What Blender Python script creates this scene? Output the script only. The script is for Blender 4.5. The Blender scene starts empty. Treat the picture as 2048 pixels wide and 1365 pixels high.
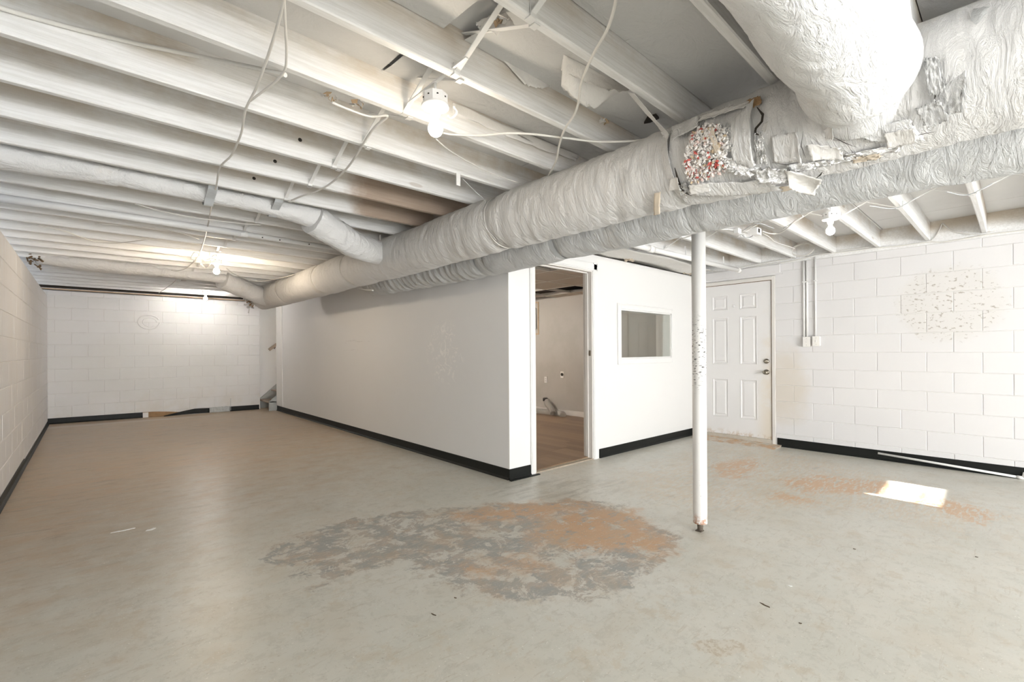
import bpy, math, random
import numpy as np
from mathutils import Vector, noise
random.seed(7)
S = bpy.context.scene
COL = S.collection
PI = math.pi
H = 1.18                                     # eye height; every measured height below is given relative to the eye

# ------------------------------------------------------------------ camera
F_PX, CYP = 927.0, 702.33
yaw, roll = math.radians(42.432), math.radians(-0.37)
FW = Vector((math.sin(yaw), math.cos(yaw), 0)); RT0 = Vector((math.cos(yaw), -math.sin(yaw), 0)); UP0 = Vector((0, 0, 1))
RT = RT0*math.cos(roll) + UP0*math.sin(roll); UP = UP0*math.cos(roll) - RT0*math.sin(roll)
cam_d = bpy.data.cameras.new('camera'); cam = bpy.data.objects.new('camera', cam_d); COL.objects.link(cam)
from mathutils import Matrix
cam.matrix_world = Matrix(((RT.x, UP.x, -FW.x, 0), (RT.y, UP.y, -FW.y, 0), (RT.z, UP.z, -FW.z, H), (0, 0, 0, 1)))
cam_d.sensor_width = 36; cam_d.lens = F_PX*36/2048
cam_d.shift_y = (CYP-682.5)/2048; cam_d.clip_start = .02
S.camera = cam

# ------------------------------------------------------------------ world, sun, area lights, exposure
w = bpy.data.worlds.new('world'); S.world = w; w.use_nodes = True
w.node_tree.nodes['Background'].inputs[0].default_value = (.75, .86, 1, 1)
w.node_tree.nodes['Background'].inputs[1].default_value = 1.2
XLW = -.45
def sun_light():
    d = bpy.data.lights.new('sun', 'SUN'); d.energy = 34; d.angle = .006; d.color = (1, .97, .92)
    o = bpy.data.objects.new('sun', d); COL.objects.link(o)
    o.rotation_euler = Vector((-.02, -1, .30)).to_track_quat('Z', 'Y').to_euler()
sun_light()
def area(name, loc, direction, sx, sy, power, color):
    d = bpy.data.lights.new(name, 'AREA'); d.shape = 'RECTANGLE'; d.size = sx; d.size_y = sy; d.energy = power; d.color = color
    o = bpy.data.objects.new(name, d); COL.objects.link(o); o.location = loc
    o.rotation_euler = Vector(direction).to_track_quat('-Z', 'Y').to_euler()
area('daylight_rear', (2.1, -4.9, 1.15), (-.05, 1, .1), 4.6, 1.6, 165, (.965, .985, 1))
area('fill_left', (XLW, -2.5, 1.0), (1, .8, .0), 4.2, .9, 55, (.965, .985, 1))  # added fill light at the solid left wall, no window there
S.view_settings.view_transform = 'Standard'
S.view_settings.look = 'None'
S.view_settings.gamma = 1
S.view_settings.use_curve_mapping = False
S.view_settings.exposure = 1.54
BULB_E = 150

# ------------------------------------------------------------------ helpers
def ray(x, y):
    return RT*((x-1024)/F_PX) - UP*((y-CYP)/F_PX) + FW
def on(ax, v, x, y):                         # point where the sight line meets a real plane X=v, Y=v or z=v (z relative to eye)
    d = ray(x, y); t = v/d['XYZ'.index(ax)]; p = d*t
    return Vector((p.x, p.y, p.z+H))
def fz(X): return H - 1.155 - .0095*X        # the slab falls slightly towards the outside door
def fl(x, y):
    d = ray(x, y); p = d*(-1.155/(d.z+.0095*d.x)); return Vector((p.x, p.y, p.z+H))
def cylhit(x, y, cx=2.19, cz=.915, r=.194):  # (Y, angle) on a duct lying along Y
    d = ray(x, y); a = d.x**2+d.z**2; b = -2*(d.x*cx+d.z*cz); c = cx*cx+cz*cz-r*r; D = b*b-4*a*c
    t = (-b-math.sqrt(D))/(2*a) if D > 0 else -b/(2*a)
    p = d*t; return p.y, math.atan2(p.z-cz, p.x-cx)
def N3(x, y, z): return noise.noise(Vector((x, y, z)))

WL = {}                                      # world location of every root
class MB:
    def __init__(s): s.v = []; s.f = []; s.sm = []
    def add(s, vs, fs, smooth=False):
        o = len(s.v); s.v += [tuple(p) for p in vs]; s.f += [tuple(i+o for i in f) for f in fs]; s.sm += [smooth]*len(fs); return s
    def box(s, x0, x1, y0, y1, z0, z1, b=0):
        if b:
            return s.bevbox(x0, x1, y0, y1, z0, z1, b)
        v = [(x, y, z) for z in (z0, z1) for y in (y0, y1) for x in (x0, x1)]
        return s.add(v, [(0, 2, 3, 1), (4, 5, 7, 6), (0, 1, 5, 4), (2, 6, 7, 3), (0, 4, 6, 2), (1, 3, 7, 5)])
    def bevbox(s, x0, x1, y0, y1, z0, z1, b):
        c = [(x0+x1)/2, (y0+y1)/2, (z0+z1)/2]; h = [(x1-x0)/2, (y1-y0)/2, (z1-z0)/2]; b = min(b, *(q*.49 for q in h))
        vs = []; idx = {}
        for sx in (-1, 1):
            for sy in (-1, 1):
                for sz in (-1, 1):
                    sg = (sx, sy, sz)
                    for k in range(3):
                        idx[sg+(k,)] = len(vs)
                        vs.append(tuple(c[i]+sg[i]*(h[i] if i == k else h[i]-b) for i in range(3)))
        fs = []
        for k in range(3):
            a, d = (k+1) % 3, (k+2) % 3
            for q in (-1, 1):
                loop = []
                for (p1, p2) in ((-1, -1), (1, -1), (1, 1), (-1, 1)):
                    sg = [0, 0, 0]; sg[k] = q; sg[a] = p1; sg[d] = p2; loop.append(idx[tuple(sg)+(k,)])
                fs.append(tuple(loop) if q > 0 else tuple(loop[::-1]))
        for k in range(3):                   # edges parallel to axis k
            a, d = (k+1) % 3, (k+2) % 3
            for p1 in (-1, 1):
                for p2 in (-1, 1):
                    g0 = [0]*3; g0[k] = -1; g0[a] = p1; g0[d] = p2; g1 = list(g0); g1[k] = 1
                    l = [idx[tuple(g0)+(a,)], idx[tuple(g1)+(a,)], idx[tuple(g1)+(d,)], idx[tuple(g0)+(d,)]]
                    fs.append(tuple(l) if p1*p2 < 0 else tuple(l[::-1]))
        for sx in (-1, 1):
            for sy in (-1, 1):
                for sz in (-1, 1):
                    l = [idx[(sx, sy, sz, k)] for k in range(3)]
                    fs.append(tuple(l) if sx*sy*sz > 0 else tuple(l[::-1]))
        return s.add(vs, fs)
    def prism(s, pts, vec):                  # closed polygon pushed along vec
        n = len(pts); vec = Vector(vec); a = [Vector(p) for p in pts]
        nrm = Vector((0, 0, 0))
        for i in range(n): nrm += a[i].cross(a[(i+1) % n])
        if nrm.dot(vec) > 0: a = a[::-1]
        b = [p+vec for p in a]
        return s.add(a+b, [tuple(range(n)), tuple(range(2*n-1, n-1, -1))] + [(i, i+n, (i+1) % n+n, (i+1) % n) for i in range(n)])
    def bar(s, p, q, wx, wz, up=(0, 0, 1)):  # flat bar between two points
        p = Vector(p); q = Vector(q); d = (q-p).normalized(); u = Vector(up)
        if abs(d.dot(u)) > .95: u = Vector((1, 0, 0))
        a = d.cross(u).normalized()*wx/2; b = a.cross(d).normalized()*wz/2
        v = [p-a-b, p+a-b, p+a+b, p-a+b, q-a-b, q+a-b, q+a+b, q-a+b]
        return s.add(v, [(0, 1, 2, 3), (7, 6, 5, 4), (0, 4, 5, 1), (1, 5, 6, 2), (2, 6, 7, 3), (3, 7, 4, 0)])
    def tube(s, pts, r, seg=10, caps=True, disp=None, smooth=True):
        pts = [Vector(p) for p in pts]; n = len(pts); rs = r if isinstance(r, (list, tuple)) else [r]*n
        T = [(pts[min(i+1, n-1)]-pts[max(i-1, 0)]).normalized() for i in range(n)]
        u = Vector((0, 0, 1)) if abs(T[0].z) < .9 else Vector((1, 0, 0))
        A = (u - T[0]*u.dot(T[0])).normalized(); o = len(s.v); dist = 0
        for i in range(n):
            if i: dist += (pts[i]-pts[i-1]).length
            A = (A - T[i]*A.dot(T[i])).normalized(); B = T[i].cross(A)
            for k in range(seg):
                a = 2*PI*k/seg; rr = rs[i] + (disp(dist, a, i) if disp else 0)
                s.v.append(tuple(pts[i]+(A*math.cos(a)+B*math.sin(a))*rr))
        for i in range(n-1):
            for k in range(seg):
                k2 = (k+1) % seg
                s.f.append((o+i*seg+k, o+i*seg+k2, o+(i+1)*seg+k2, o+(i+1)*seg+k)); s.sm.append(smooth)
        if caps:
            s.f.append(tuple(o+k for k in range(seg))[::-1]); s.sm.append(False)
            s.f.append(tuple(o+(n-1)*seg+k for k in range(seg))); s.sm.append(False)
        return s
    def lathe(s, base, prof, seg=24, axis='Z', smooth=True):
        base = Vector(base); o = len(s.v)
        ax = {'Z': (Vector((1, 0, 0)), Vector((0, 1, 0)), Vector((0, 0, 1))), 'X': (Vector((0, 1, 0)), Vector((0, 0, 1)), Vector((1, 0, 0))), 'Y': (Vector((0, 0, 1)), Vector((1, 0, 0)), Vector((0, 1, 0)))}[axis]
        for r, h in prof:
            for k in range(seg):
                a = 2*PI*k/seg; s.v.append(tuple(base+(ax[0]*math.cos(a)+ax[1]*math.sin(a))*r+ax[2]*h))
        for i in range(len(prof)-1):
            for k in range(seg):
                k2 = (k+1) % seg; s.f.append((o+i*seg+k, o+i*seg+k2, o+(i+1)*seg+k2, o+(i+1)*seg+k)); s.sm.append(smooth)
        s.f.append(tuple(o+k for k in range(seg))[::-1]); s.sm.append(False)
        s.f.append(tuple(o+(len(prof)-1)*seg+k for k in range(seg))); s.sm.append(False)
        return s
    def grid(s, fn, nu, nv, th=0):           # sheet of points fn(u,v), optional thickness vector function
        o = len(s.v)
        P = [[Vector(fn(i/nu, j/nv)) for j in range(nv+1)] for i in range(nu+1)]
        for row in P: s.v += [tuple(p) for p in row]
        W = nv+1
        for i in range(nu):
            for j in range(nv):
                s.f.append((o+i*W+j, o+(i+1)*W+j, o+(i+1)*W+j+1, o+i*W+j+1)); s.sm.append(True)
        if th:
            o2 = len(s.v); nr = (P[-1][0]-P[0][0]).cross(P[0][-1]-P[0][0]).normalized()*th
            for row in P: s.v += [tuple(p-nr) for p in row]
            for i in range(nu):
                for j in range(nv):
                    s.f.append((o2+i*W+j, o2+i*W+j+1, o2+(i+1)*W+j+1, o2+(i+1)*W+j)); s.sm.append(True)
            for i in range(nu):
                s.f += [(o+i*W, o2+i*W, o2+(i+1)*W, o+(i+1)*W), (o+i*W+nv, o+(i+1)*W+nv, o2+(i+1)*W+nv, o2+i*W+nv)]; s.sm += [False]*2
            for j in range(nv):
                s.f += [(o+j, o+j+1, o2+j+1, o2+j), (o+nu*W+j, o2+nu*W+j, o2+nu*W+j+1, o+nu*W+j+1)]; s.sm += [False]*2
        return s
    def build(s, name, mat, parent=None, **tags):
        me = bpy.data.meshes.new(name)
        if parent is None:
            a = np.array(s.v); loc = Vector(((a[:, 0].min()+a[:, 0].max())/2, (a[:, 1].min()+a[:, 1].max())/2, a[:, 2].min()))
        else: loc = WL[parent.name]
        me.from_pydata([(p[0]-loc.x, p[1]-loc.y, p[2]-loc.z) for p in s.v], [], s.f)
        me.polygons.foreach_set('use_smooth', s.sm); me.update()
        me.materials.append(mat)
        o = bpy.data.objects.new(name, me); COL.objects.link(o)
        if parent is None: o.location = loc
        else: o.parent = parent
        WL[o.name] = loc
        for k, v in tags.items(): o[k] = v
        return o
def empty(name, loc, **tags):
    o = bpy.data.objects.new(name, None); COL.objects.link(o); o.location = loc; o.empty_display_size = .05
    WL[o.name] = Vector(loc)
    for k, v in tags.items(): o[k] = v
    return o
def smooth_path(pts, n=6):
    P = [Vector(p) for p in pts]; P = [P[0]*2-P[1]] + P + [P[-1]*2-P[-2]]; out = []
    for i in range(1, len(P)-2):
        for k in range(n):
            t = k/n; a, b, c, d = P[i-1:i+3]
            out.append(.5*((2*b)+(c-a)*t+(2*a-5*b+4*c-d)*t*t+(3*b-a-3*c+d)*t*t*t))
    return out+[P[-2]]
def lerp(a, b, t): return a+(b-a)*t

# ------------------------------------------------------------------ materials
class NT:
    def __init__(s, name):
        s.m = bpy.data.materials.new(name); s.m.use_nodes = True; s.t = s.m.node_tree; s.b = s.t.nodes['Principled BSDF']; s.x = 0
        s.pos = s.n('ShaderNodeNewGeometry').outputs['Position']
    def n(s, t, **kw):
        q = s.t.nodes.new(t)
        for k, v in kw.items(): setattr(q, k, v)
        return q
    def L(s, a, b): s.t.links.new(a, b)
    def put(s, q, i, v):
        if hasattr(v, 'is_output'): s.L(v, q.inputs[i])
        else: q.inputs[i].default_value = v
    def math(s, op, a, b=0, c=0, clamp=False):
        q = s.n('ShaderNodeMath', operation=op, use_clamp=clamp); s.put(q, 0, a); s.put(q, 1, b); s.put(q, 2, c); return q.outputs[0]
    def vec(s, scale=(1, 1, 1), loc=(0, 0, 0)):
        q = s.n('ShaderNodeMapping'); s.L(s.pos, q.inputs[0]); q.inputs['Scale'].default_value = scale; q.inputs['Location'].default_value = loc; return q.outputs[0]
    def noise(s, scale, detail=4, rough=.55, vec=None, dist=0):
        q = s.n('ShaderNodeTexNoise'); q.inputs['Scale'].default_value = scale; q.inputs['Detail'].default_value = detail
        q.inputs['Roughness'].default_value = rough; q.inputs['Distortion'].default_value = dist; s.L(vec if vec is not None else s.pos, q.inputs['Vector']); return q.outputs[0]
    def ramp(s, v, a, b): 
        q = s.n('ShaderNodeMapRange', interpolation_type='SMOOTHSTEP'); s.L(v, q.inputs[0]); q.inputs[1].default_value = a; q.inputs[2].default_value = b; return q.outputs[0]
    def mix(s, f, a, b):
        q = s.n('ShaderNodeMix', data_type='RGBA'); s.put(q, 0, f)
        for i, v in ((6, a), (7, b)):
            if hasattr(v, 'is_output'): s.L(v, q.inputs[i])
            else: q.inputs[i].default_value = (*v, 1)
        return q.outputs[2]
    def xyz(s):
        q = s.n('ShaderNodeSeparateXYZ'); s.L(s.pos, q.inputs[0]); return q.outputs
    def bump(s, h, strength=.3, dist=.01):
        q = s.n('ShaderNodeBump'); q.inputs['Strength'].default_value = strength; q.inputs['Distance'].default_value = dist; s.L(h, q.inputs['Height']); s.L(q.outputs[0], s.b.inputs['Normal'])
    def done(s, col, rough=.7, metal=0):
        if hasattr(col, 'is_output'): s.L(col, s.b.inputs['Base Color'])
        else: s.b.inputs['Base Color'].default_value = (*col, 1)
        s.put(s.b, 'Roughness', rough); s.b.inputs['Metallic'].default_value = metal
        return s.m
    def ell(s, cx, cy, rx, ry, ang=0, X=None, Y=None):   # squared elliptical distance in plan
        x, y, z = s.xyz(); X = x if X is None else X; Y = y if Y is None else Y
        a = s.math('SUBTRACT', X, cx); b = s.math('SUBTRACT', Y, cy); c, d = math.cos(ang), math.sin(ang)
        u = s.math('DIVIDE', s.math('ADD', s.math('MULTIPLY', a, c), s.math('MULTIPLY', b, d)), rx)
        v = s.math('DIVIDE', s.math('SUBTRACT', s.math('MULTIPLY', b, c), s.math('MULTIPLY', a, d)), ry)
        return s.math('ADD', s.math('MULTIPLY', u, u), s.math('MULTIPLY', v, v))

def simple(name, col, rough=.6, metal=0, var=.06, scale=9, bump=0, bscale=60):
    m = NT(name); n = m.noise(scale, 5)
    c = m.mix(n, tuple(q*(1-var) for q in col), tuple(min(1, q*(1+var)) for q in col))
    if bump: m.bump(m.noise(bscale, 4), bump, .004)
    return m.done(c, rough, metal)

def mat_block(name, stains):
    m = NT(name); base = m.mix(m.noise(1.3, 4), (.745, .735, .73), (.79, .78, .775)) if stains != 'right' else m.mix(m.noise(1.3, 4), (.705, .69, .688), (.745, .732, .73))
    if stains == 'right':
        x, y, z = m.xyz()
        # spotted brown mould patch high on the wall
        e = m.ell(.47, 1.63, .40, .38, 0, X=y, Y=z)
        inside = m.ramp(m.math('ADD', e, m.math('MULTIPLY', m.noise(5, 4), .9)), 1.75, 1.05)
        spots = m.ramp(m.noise(34, 3, .6, m.vec((1, .8, 1.25))), .585, .66)
        c = m.mix(m.math('MULTIPLY', inside, .16), base, (.60, .55, .42))
        c = m.mix(m.math('MULTIPLY', m.math('MULTIPLY', inside, spots), .6), c, (.25, .2, .14))
        # grime beside the door jamb
        e2 = m.ell(1.97, .72, .32, .55, 0, X=y, Y=z)
        g = m.math('MULTIPLY', m.ramp(m.math('ADD', e2, m.noise(7, 5)), 1.7, .6), .42)
        c = m.mix(g, c, (.62, .52, .37)); base = c
    if stains == 'back':
        x, y, z = m.xyz()
        g = m.math('MULTIPLY', m.ramp(z, .75, .05), m.ramp(m.noise(3.5, 5), .42, .7))
        base = m.mix(m.math('MULTIPLY', g, .35), base, (.62, .56, .45))
        c2 = m.math('MULTIPLY', m.ramp(m.math('ADD', m.ell(.9, .95, 1.3, .6, 0, X=x, Y=z), m.noise(4, 4)), 1.9, .8), .25)
        base = m.mix(c2, base, (.66, .66, .60))
    if stains == 'left':
        x, y, z = m.xyz()
        base = m.mix(m.math('MULTIPLY', m.ramp(m.noise(9, 4, .6, m.vec((1, 1, .1))), .45, .65), .22), base, (.70, .65, .58))
    m.bump(m.noise(160, 4, .7), .35, .003)
    return m.done(base, .62)

def mat_floor():
    m = NT('painted_concrete')
    x, y, z = m.xyz()
    fine = m.noise(55, 6, .7); mid = m.noise(6, 6, .62); big = m.noise(1.1, 4)
    c = m.mix(m.ramp(big, .35, .65), (.56, .548, .485), (.625, .615, .56))
    c = m.mix(m.math('MULTIPLY', m.ramp(m.noise(3.3, 8, .72, None, .5), .45, .60), .42), c, (.63, .60, .53))
    c = m.mix(m.math('MULTIPLY', m.ramp(m.noise(16, 8, .78, None, .4), .50, .60), .38), c, (.43, .415, .36))
    c = m.mix(m.math('MULTIPLY', m.ramp(m.noise(28, 7, .8), .55, .62), .35), c, (.62, .585, .52))
    c = m.mix(m.math('MULTIPLY', m.ramp(m.noise(75, 4, .6), .63, .70), .5), c, (.34, .29, .22))
    c = m.mix(m.math('MULTIPLY', m.ramp(m.noise(5, 7, .75, m.vec((1, 1, 1), (5, 5, 0))), .55, .64), .35), c, (.50, .41, .29))
    # browner, dirtier paint towards the far end and the left wall
    far = m.ramp(m.math('ADD', m.math('ADD', y, m.math('MULTIPLY', x, -.7)), m.math('MULTIPLY', mid, 3.0)), 3.2, 7.4)
    c = m.mix(m.math('MULTIPLY', far, .80), c, (.42, .31, .20))
    st = m.ramp(m.noise(5, 8, .75, m.vec((.5, 1.5, 1)), .5), .47, .60); sd = m.ramp(m.noise(8, 8, .78, m.vec((.4, 1.6, 1), (3, 0, 0)), .5), .53, .62)
    c = m.mix(m.math('MULTIPLY', m.math('MULTIPLY', far, st), .70), c, (.50, .35, .215))
    c = m.mix(m.math('MULTIPLY', m.math('MULTIPLY', far, sd), .55), c, (.27, .215, .15))
    dust = m.math('MULTIPLY', m.ramp(m.math('ABSOLUTE', m.math('SUBTRACT', y, m.math('ADD', 10.05, m.math('MULTIPLY', m.noise(2.5, 4), .25)))), .16, .05), m.ramp(x, 2.3, 1.0))
    c = m.mix(m.math('MULTIPLY', dust, .55), c, (.62, .58, .55))
    def att(nm):
        q = m.n('ShaderNodeAttribute'); q.attribute_name = nm; return q.outputs['Fac']
    jag = m.math('SUBTRACT', m.noise(7, 8, .72, None, .3), .5)
    sv = m.n('ShaderNodeMapping'); m.L(m.pos, sv.inputs[0]); sv.inputs['Rotation'].default_value = (0, 0, .74); sv.inputs['Scale'].default_value = (.7, 3.6, 1)
    streak = m.noise(4.5, 7, .7, sv.outputs[0], .4); sfine = m.noise(14, 6, .72, sv.outputs[0], .6)
    # worn patch: stripped to blue-grey concrete with orange bloom and islands of old paint
    worn = m.ramp(m.math('ADD', att('worn'), m.math('MULTIPLY', jag, .42)), .02, -.03)
    isl = m.ramp(m.math('ADD', m.math('MULTIPLY', m.noise(6, 8, .78, None, .5), .85), m.math('MULTIPLY', sfine, .15)), .54, .50)
    g1 = m.mix(m.ramp(m.noise(6, 8, .75), .44, .56), (.27, .275, .265), (.40, .34, .28))
    g1 = m.mix(m.math('MULTIPLY', m.ramp(sfine, .50, .62), .55), g1, (.47, .43, .37))
    g1 = m.mix(m.math('MULTIPLY', m.ramp(m.noise(45, 5, .75), .50, .62), .35), g1, (.25, .245, .235))
    c = m.mix(m.math('MULTIPLY', m.math('MULTIPLY', worn, isl), .80), c, g1)
    orr = m.ramp(m.math('ADD', att('orange'), m.math('MULTIPLY', jag, .55)), .10, -.12)
    orr = m.math('MULTIPLY', orr, m.ramp(m.math('ADD', m.math('MULTIPLY', sfine, .3), m.math('MULTIPLY', m.noise(9, 7, .7), .7)), .41, .50))
    c = m.mix(m.math('MULTIPLY', orr, .95), c, m.mix(m.noise(12, 5), (.53, .31, .165), (.60, .41, .26)))
    # streaky worn area near the outside door
    pale = m.ramp(m.math('ADD', att('pale'), m.math('MULTIPLY', jag, .8)), .25, -.25)
    c = m.mix(m.math('MULTIPLY', m.math('MULTIPLY', pale, m.ramp(sfine, .46, .54)), .55), c, (.60, .48, .34))
    c = m.mix(m.math('MULTIPLY', m.math('MULTIPLY', pale, m.ramp(streak, .42, .36)), .45), c, (.37, .35, .30))
    tan = m.ramp(m.math('ADD', att('tan'), m.math('MULTIPLY', jag, .5)), .06, -.08)
    c = m.mix(m.math('MULTIPLY', m.math('MULTIPLY', tan, m.ramp(m.math('ADD', m.math('MULTIPLY', streak, .4), m.math('MULTIPLY', sfine, .6)), .44, .51)), .9), c, (.60, .37, .195))
    patch = worn
    c = m.mix(m.math('MULTIPLY', m.math('MULTIPLY', worn, m.ramp(m.noise(4, 6, .7), .50, .62)), .35), c, (.52, .37, .24))
    # small scaled spot in the foreground
    E1 = m.ramp(m.math('ADD', m.ell(1.83, .80, .10, .05, -.75), m.math('MULTIPLY', m.math('SUBTRACT', m.noise(16, 6, .75), .5), 3.6)), 1.2, .9)
    c = m.mix(m.math('MULTIPLY', E1, .6), c, m.mix(m.ramp(m.noise(40, 5, .7), .46, .58), (.58, .53, .45), (.40, .31, .20)))
    # dark scuffs by the doorway, fine scratches
    F1 = m.ramp(m.math('ADD', m.ell(3.0, 2.65, .75, .35, -.5), mid), 1.6, .8)
    c = m.mix(m.math('MULTIPLY', m.math('MULTIPLY', F1, m.ramp(streak, .46, .6)), .45), c, (.30, .28, .235))
    sc = m.ramp(m.noise(10, 7, .8, sv.outputs[0], .8), .56, .63)
    c = m.mix(m.math('MULTIPLY', sc, .38), c, (.42, .36, .28))
    c = m.mix(m.math('MULTIPLY', m.ramp(m.noise(13, 7, .8, sv.outputs[0], 1.2), .56, .62), .35), c, (.60, .57, .50))
    c = m.mix(m.math('MULTIPLY', m.ramp(m.noise(3, 6, .6, m.vec((1, 1, 1), (9, 4, 0))), .48, .66), .22), c, (.50, .42, .31))
    c = m.mix(m.math('MULTIPLY', m.ramp(m.noise(110, 2, .5), .70, .74), .8), c, (.80, .78, .72))
    r = m.math('ADD', m.math('MULTIPLY', mid, .10), m.math('MULTIPLY', patch, .22)); r = m.math('ADD', m.math('ADD', r, .22), m.math('MULTIPLY', sfine, .14))
    m.bump(m.math('ADD', m.math('MULTIPLY', m.noise(2.4, 4), .9), m.math('MULTIPLY', sfine, .22)), .12, .03)
    return m.done(c, r)

def mat_joist():
    m = NT('painted_joist'); g = m.noise(7, 6, .65, m.vec((.5, 9, 11)))
    x, y, z = m.xyz()
    c = m.mix(m.ramp(g, .36, .62), (.745, .735, .715), (.84, .835, .825))
    dirt = m.math('MULTIPLY', m.ramp(z, H+1.14, H+1.27), m.ramp(m.noise(1.5, 6, .65, m.vec((.7, 1, 1))), .40, .60))
    c = m.mix(m.math('MULTIPLY', dirt, .8), c, (.56, .47, .36))
    # bare, never painted stretch beside the main duct
    e = m.ell(1.95, 3.34, .80, .30); bare = m.ramp(m.math('ADD', e, m.math('MULTIPLY', m.noise(5, 4), .5)), 1.25, .95)
    c = m.mix(m.math('MULTIPLY', bare, .9), c, m.mix(m.noise(9, 5, .6, m.vec((.4, 6, 12))), (.28, .19, .13), (.42, .32, .24)))
    kn = m.n('ShaderNodeTexVoronoi'); kn.inputs['Scale'].default_value = 1.0; m.L(m.vec((1.3, 5, 5)), kn.inputs['Vector'])
    c = m.mix(m.math('MULTIPLY', m.ramp(kn.outputs['Distance'], .085, .05), .45), c, (.42, .34, .27))
    m.bump(g, .5, .006)
    return m.done(c, .6)

def mat_wrap(name, ca, cb, seam=0):
    m = NT(name); n = m.noise(3, 5)
    c = m.mix(n, ca, cb)
    c = m.mix(m.math('MULTIPLY', m.ramp(m.noise(2.2, 6, .7, m.vec((1, 1, 1), (4, 2, 0))), .56, .74), .35), c, (.60, .52, .42))
    w1 = m.noise(8, 6, .66, m.vec((1, 2.8, .8)), 1.6)
    m.bump(m.math('ADD', w1, m.math('MULTIPLY', m.noise(30, 5, .65), .22)), .8, .026)
    return m.done(c, .55)

def mat_paper(name, ca, cb):
    m = NT(name); c = m.mix(m.noise(2.5, 5), ca, cb)
    m.bump(m.noise(5, 5, .6, m.vec((1, 1.8, 1)), .5), .55, .03)
    return m.done(c, .6)

def mat_metal(name, col, rough, crumple=0):
    m = NT(name)
    if crumple: m.bump(m.noise(crumple, 5, .7, None, 1.0), .9, .02)
    return m.done(col, rough, 1)

def mat_drywall(name, ca, cb, scuffs=False, grime=False):
    m = NT(name); c = m.mix(m.noise(1.1, 3), ca, cb)
    x, y, z = m.xyz()
    if scuffs:
        # pale scribbles and dark scuffs at shoulder height
        e = m.ramp(m.math('ADD', m.ell(4.2, H-.02, .42, .42, 0, X=y, Y=z), m.math('MULTIPLY', m.noise(5, 4), .7)), 1.2, .7)
        c = m.mix(m.math('MULTIPLY', m.math('MULTIPLY', e, m.ramp(m.noise(9, 6, .75, None, 2.0), .545, .575)), .8), c, (.92, .90, .88))
        k = m.math('MULTIPLY', m.ramp(m.math('ADD', m.ell(6.5, H+.10, .9, .14, 0, X=y, Y=z), m.noise(4, 3)), 1.4, .9), m.ramp(m.noise(6, 4, .7, m.vec((1, .3, 7))), .60, .66))
        c = m.mix(m.math('MULTIPLY', k, .5), c, (.42, .40, .38))
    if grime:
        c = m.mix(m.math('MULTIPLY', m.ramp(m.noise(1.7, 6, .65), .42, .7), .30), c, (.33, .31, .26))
    m.bump(m.noise(220, 3), .12, .002)
    return m.done(c, .55)

def mat_vinyl():
    m = NT('black_vinyl'); c = m.mix(m.ramp(m.noise(9, 6, .8), .62, .78), (.009, .010, .009), (.05, .05, .045))
    m.b.inputs['Specular IOR Level'].default_value = .25
    return m.done(c, .5)

def mat_door():
    m = NT('door_paint'); x, y, z = m.xyz(); c = m.mix(m.noise(2, 4), (.755, .74, .73), (.80, .785, .775))
    # rust and water marks along the latch side and the bottom
    e = m.math('MULTIPLY', m.ramp(y, 2.36, 2.12), m.ramp(m.math('ADD', m.math('MULTIPLY', z, .32), m.noise(5, 6, .7)), 1.05, .55))
    c = m.mix(m.math('MULTIPLY', e, .5), c, (.70, .58, .40))
    b = m.math('MULTIPLY', m.ramp(z, .13, .02), m.ramp(m.noise(14, 6, .7), .45, .6))
    c = m.mix(m.math('MULTIPLY', b, .7), c, (.45, .30, .15))
    return m.done(c, .5)

def mat_post():
    m = NT('post_paint'); x, y, z = m.xyz(); c = m.mix(m.noise(4, 4), (.70, .685, .66), (.76, .75, .73))
    ch = m.math('MULTIPLY', m.ramp(m.math('ABSOLUTE', m.math('SUBTRACT', z, H-.02)), .30, .12), m.ramp(m.noise(42, 4, .6, m.vec((1, 1, 3.2))), .58, .61))
    c = m.mix(m.math('MULTIPLY', ch, .95), c, (.05, .045, .04))
    c = m.mix(m.math('MULTIPLY', m.math('MULTIPLY', m.ramp(z, .95, .3), m.ramp(m.noise(50, 3, .6), .70, .72)), .9), c, (.06, .05, .045))
    c = m.mix(m.math('MULTIPLY', m.ramp(z, .13, .06), m.ramp(m.noise(30, 5, .7), .42, .6)), c, (.42, .2, .1))
    return m.done(c, .4)

def mat_planks():
    m = NT('laminate_plank'); oi = m.n('ShaderNodeObjectInfo')
    g = m.noise(6, 6, .65, m.vec((14, .8, 1)), .5)
    c = m.mix(g, (.15, .09, .05), (.26, .165, .10))
    c = m.mix(m.math('MULTIPLY', oi.outputs['Random'], .5), c, (.40, .27, .16))
    return m.done(c, .38)

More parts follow.
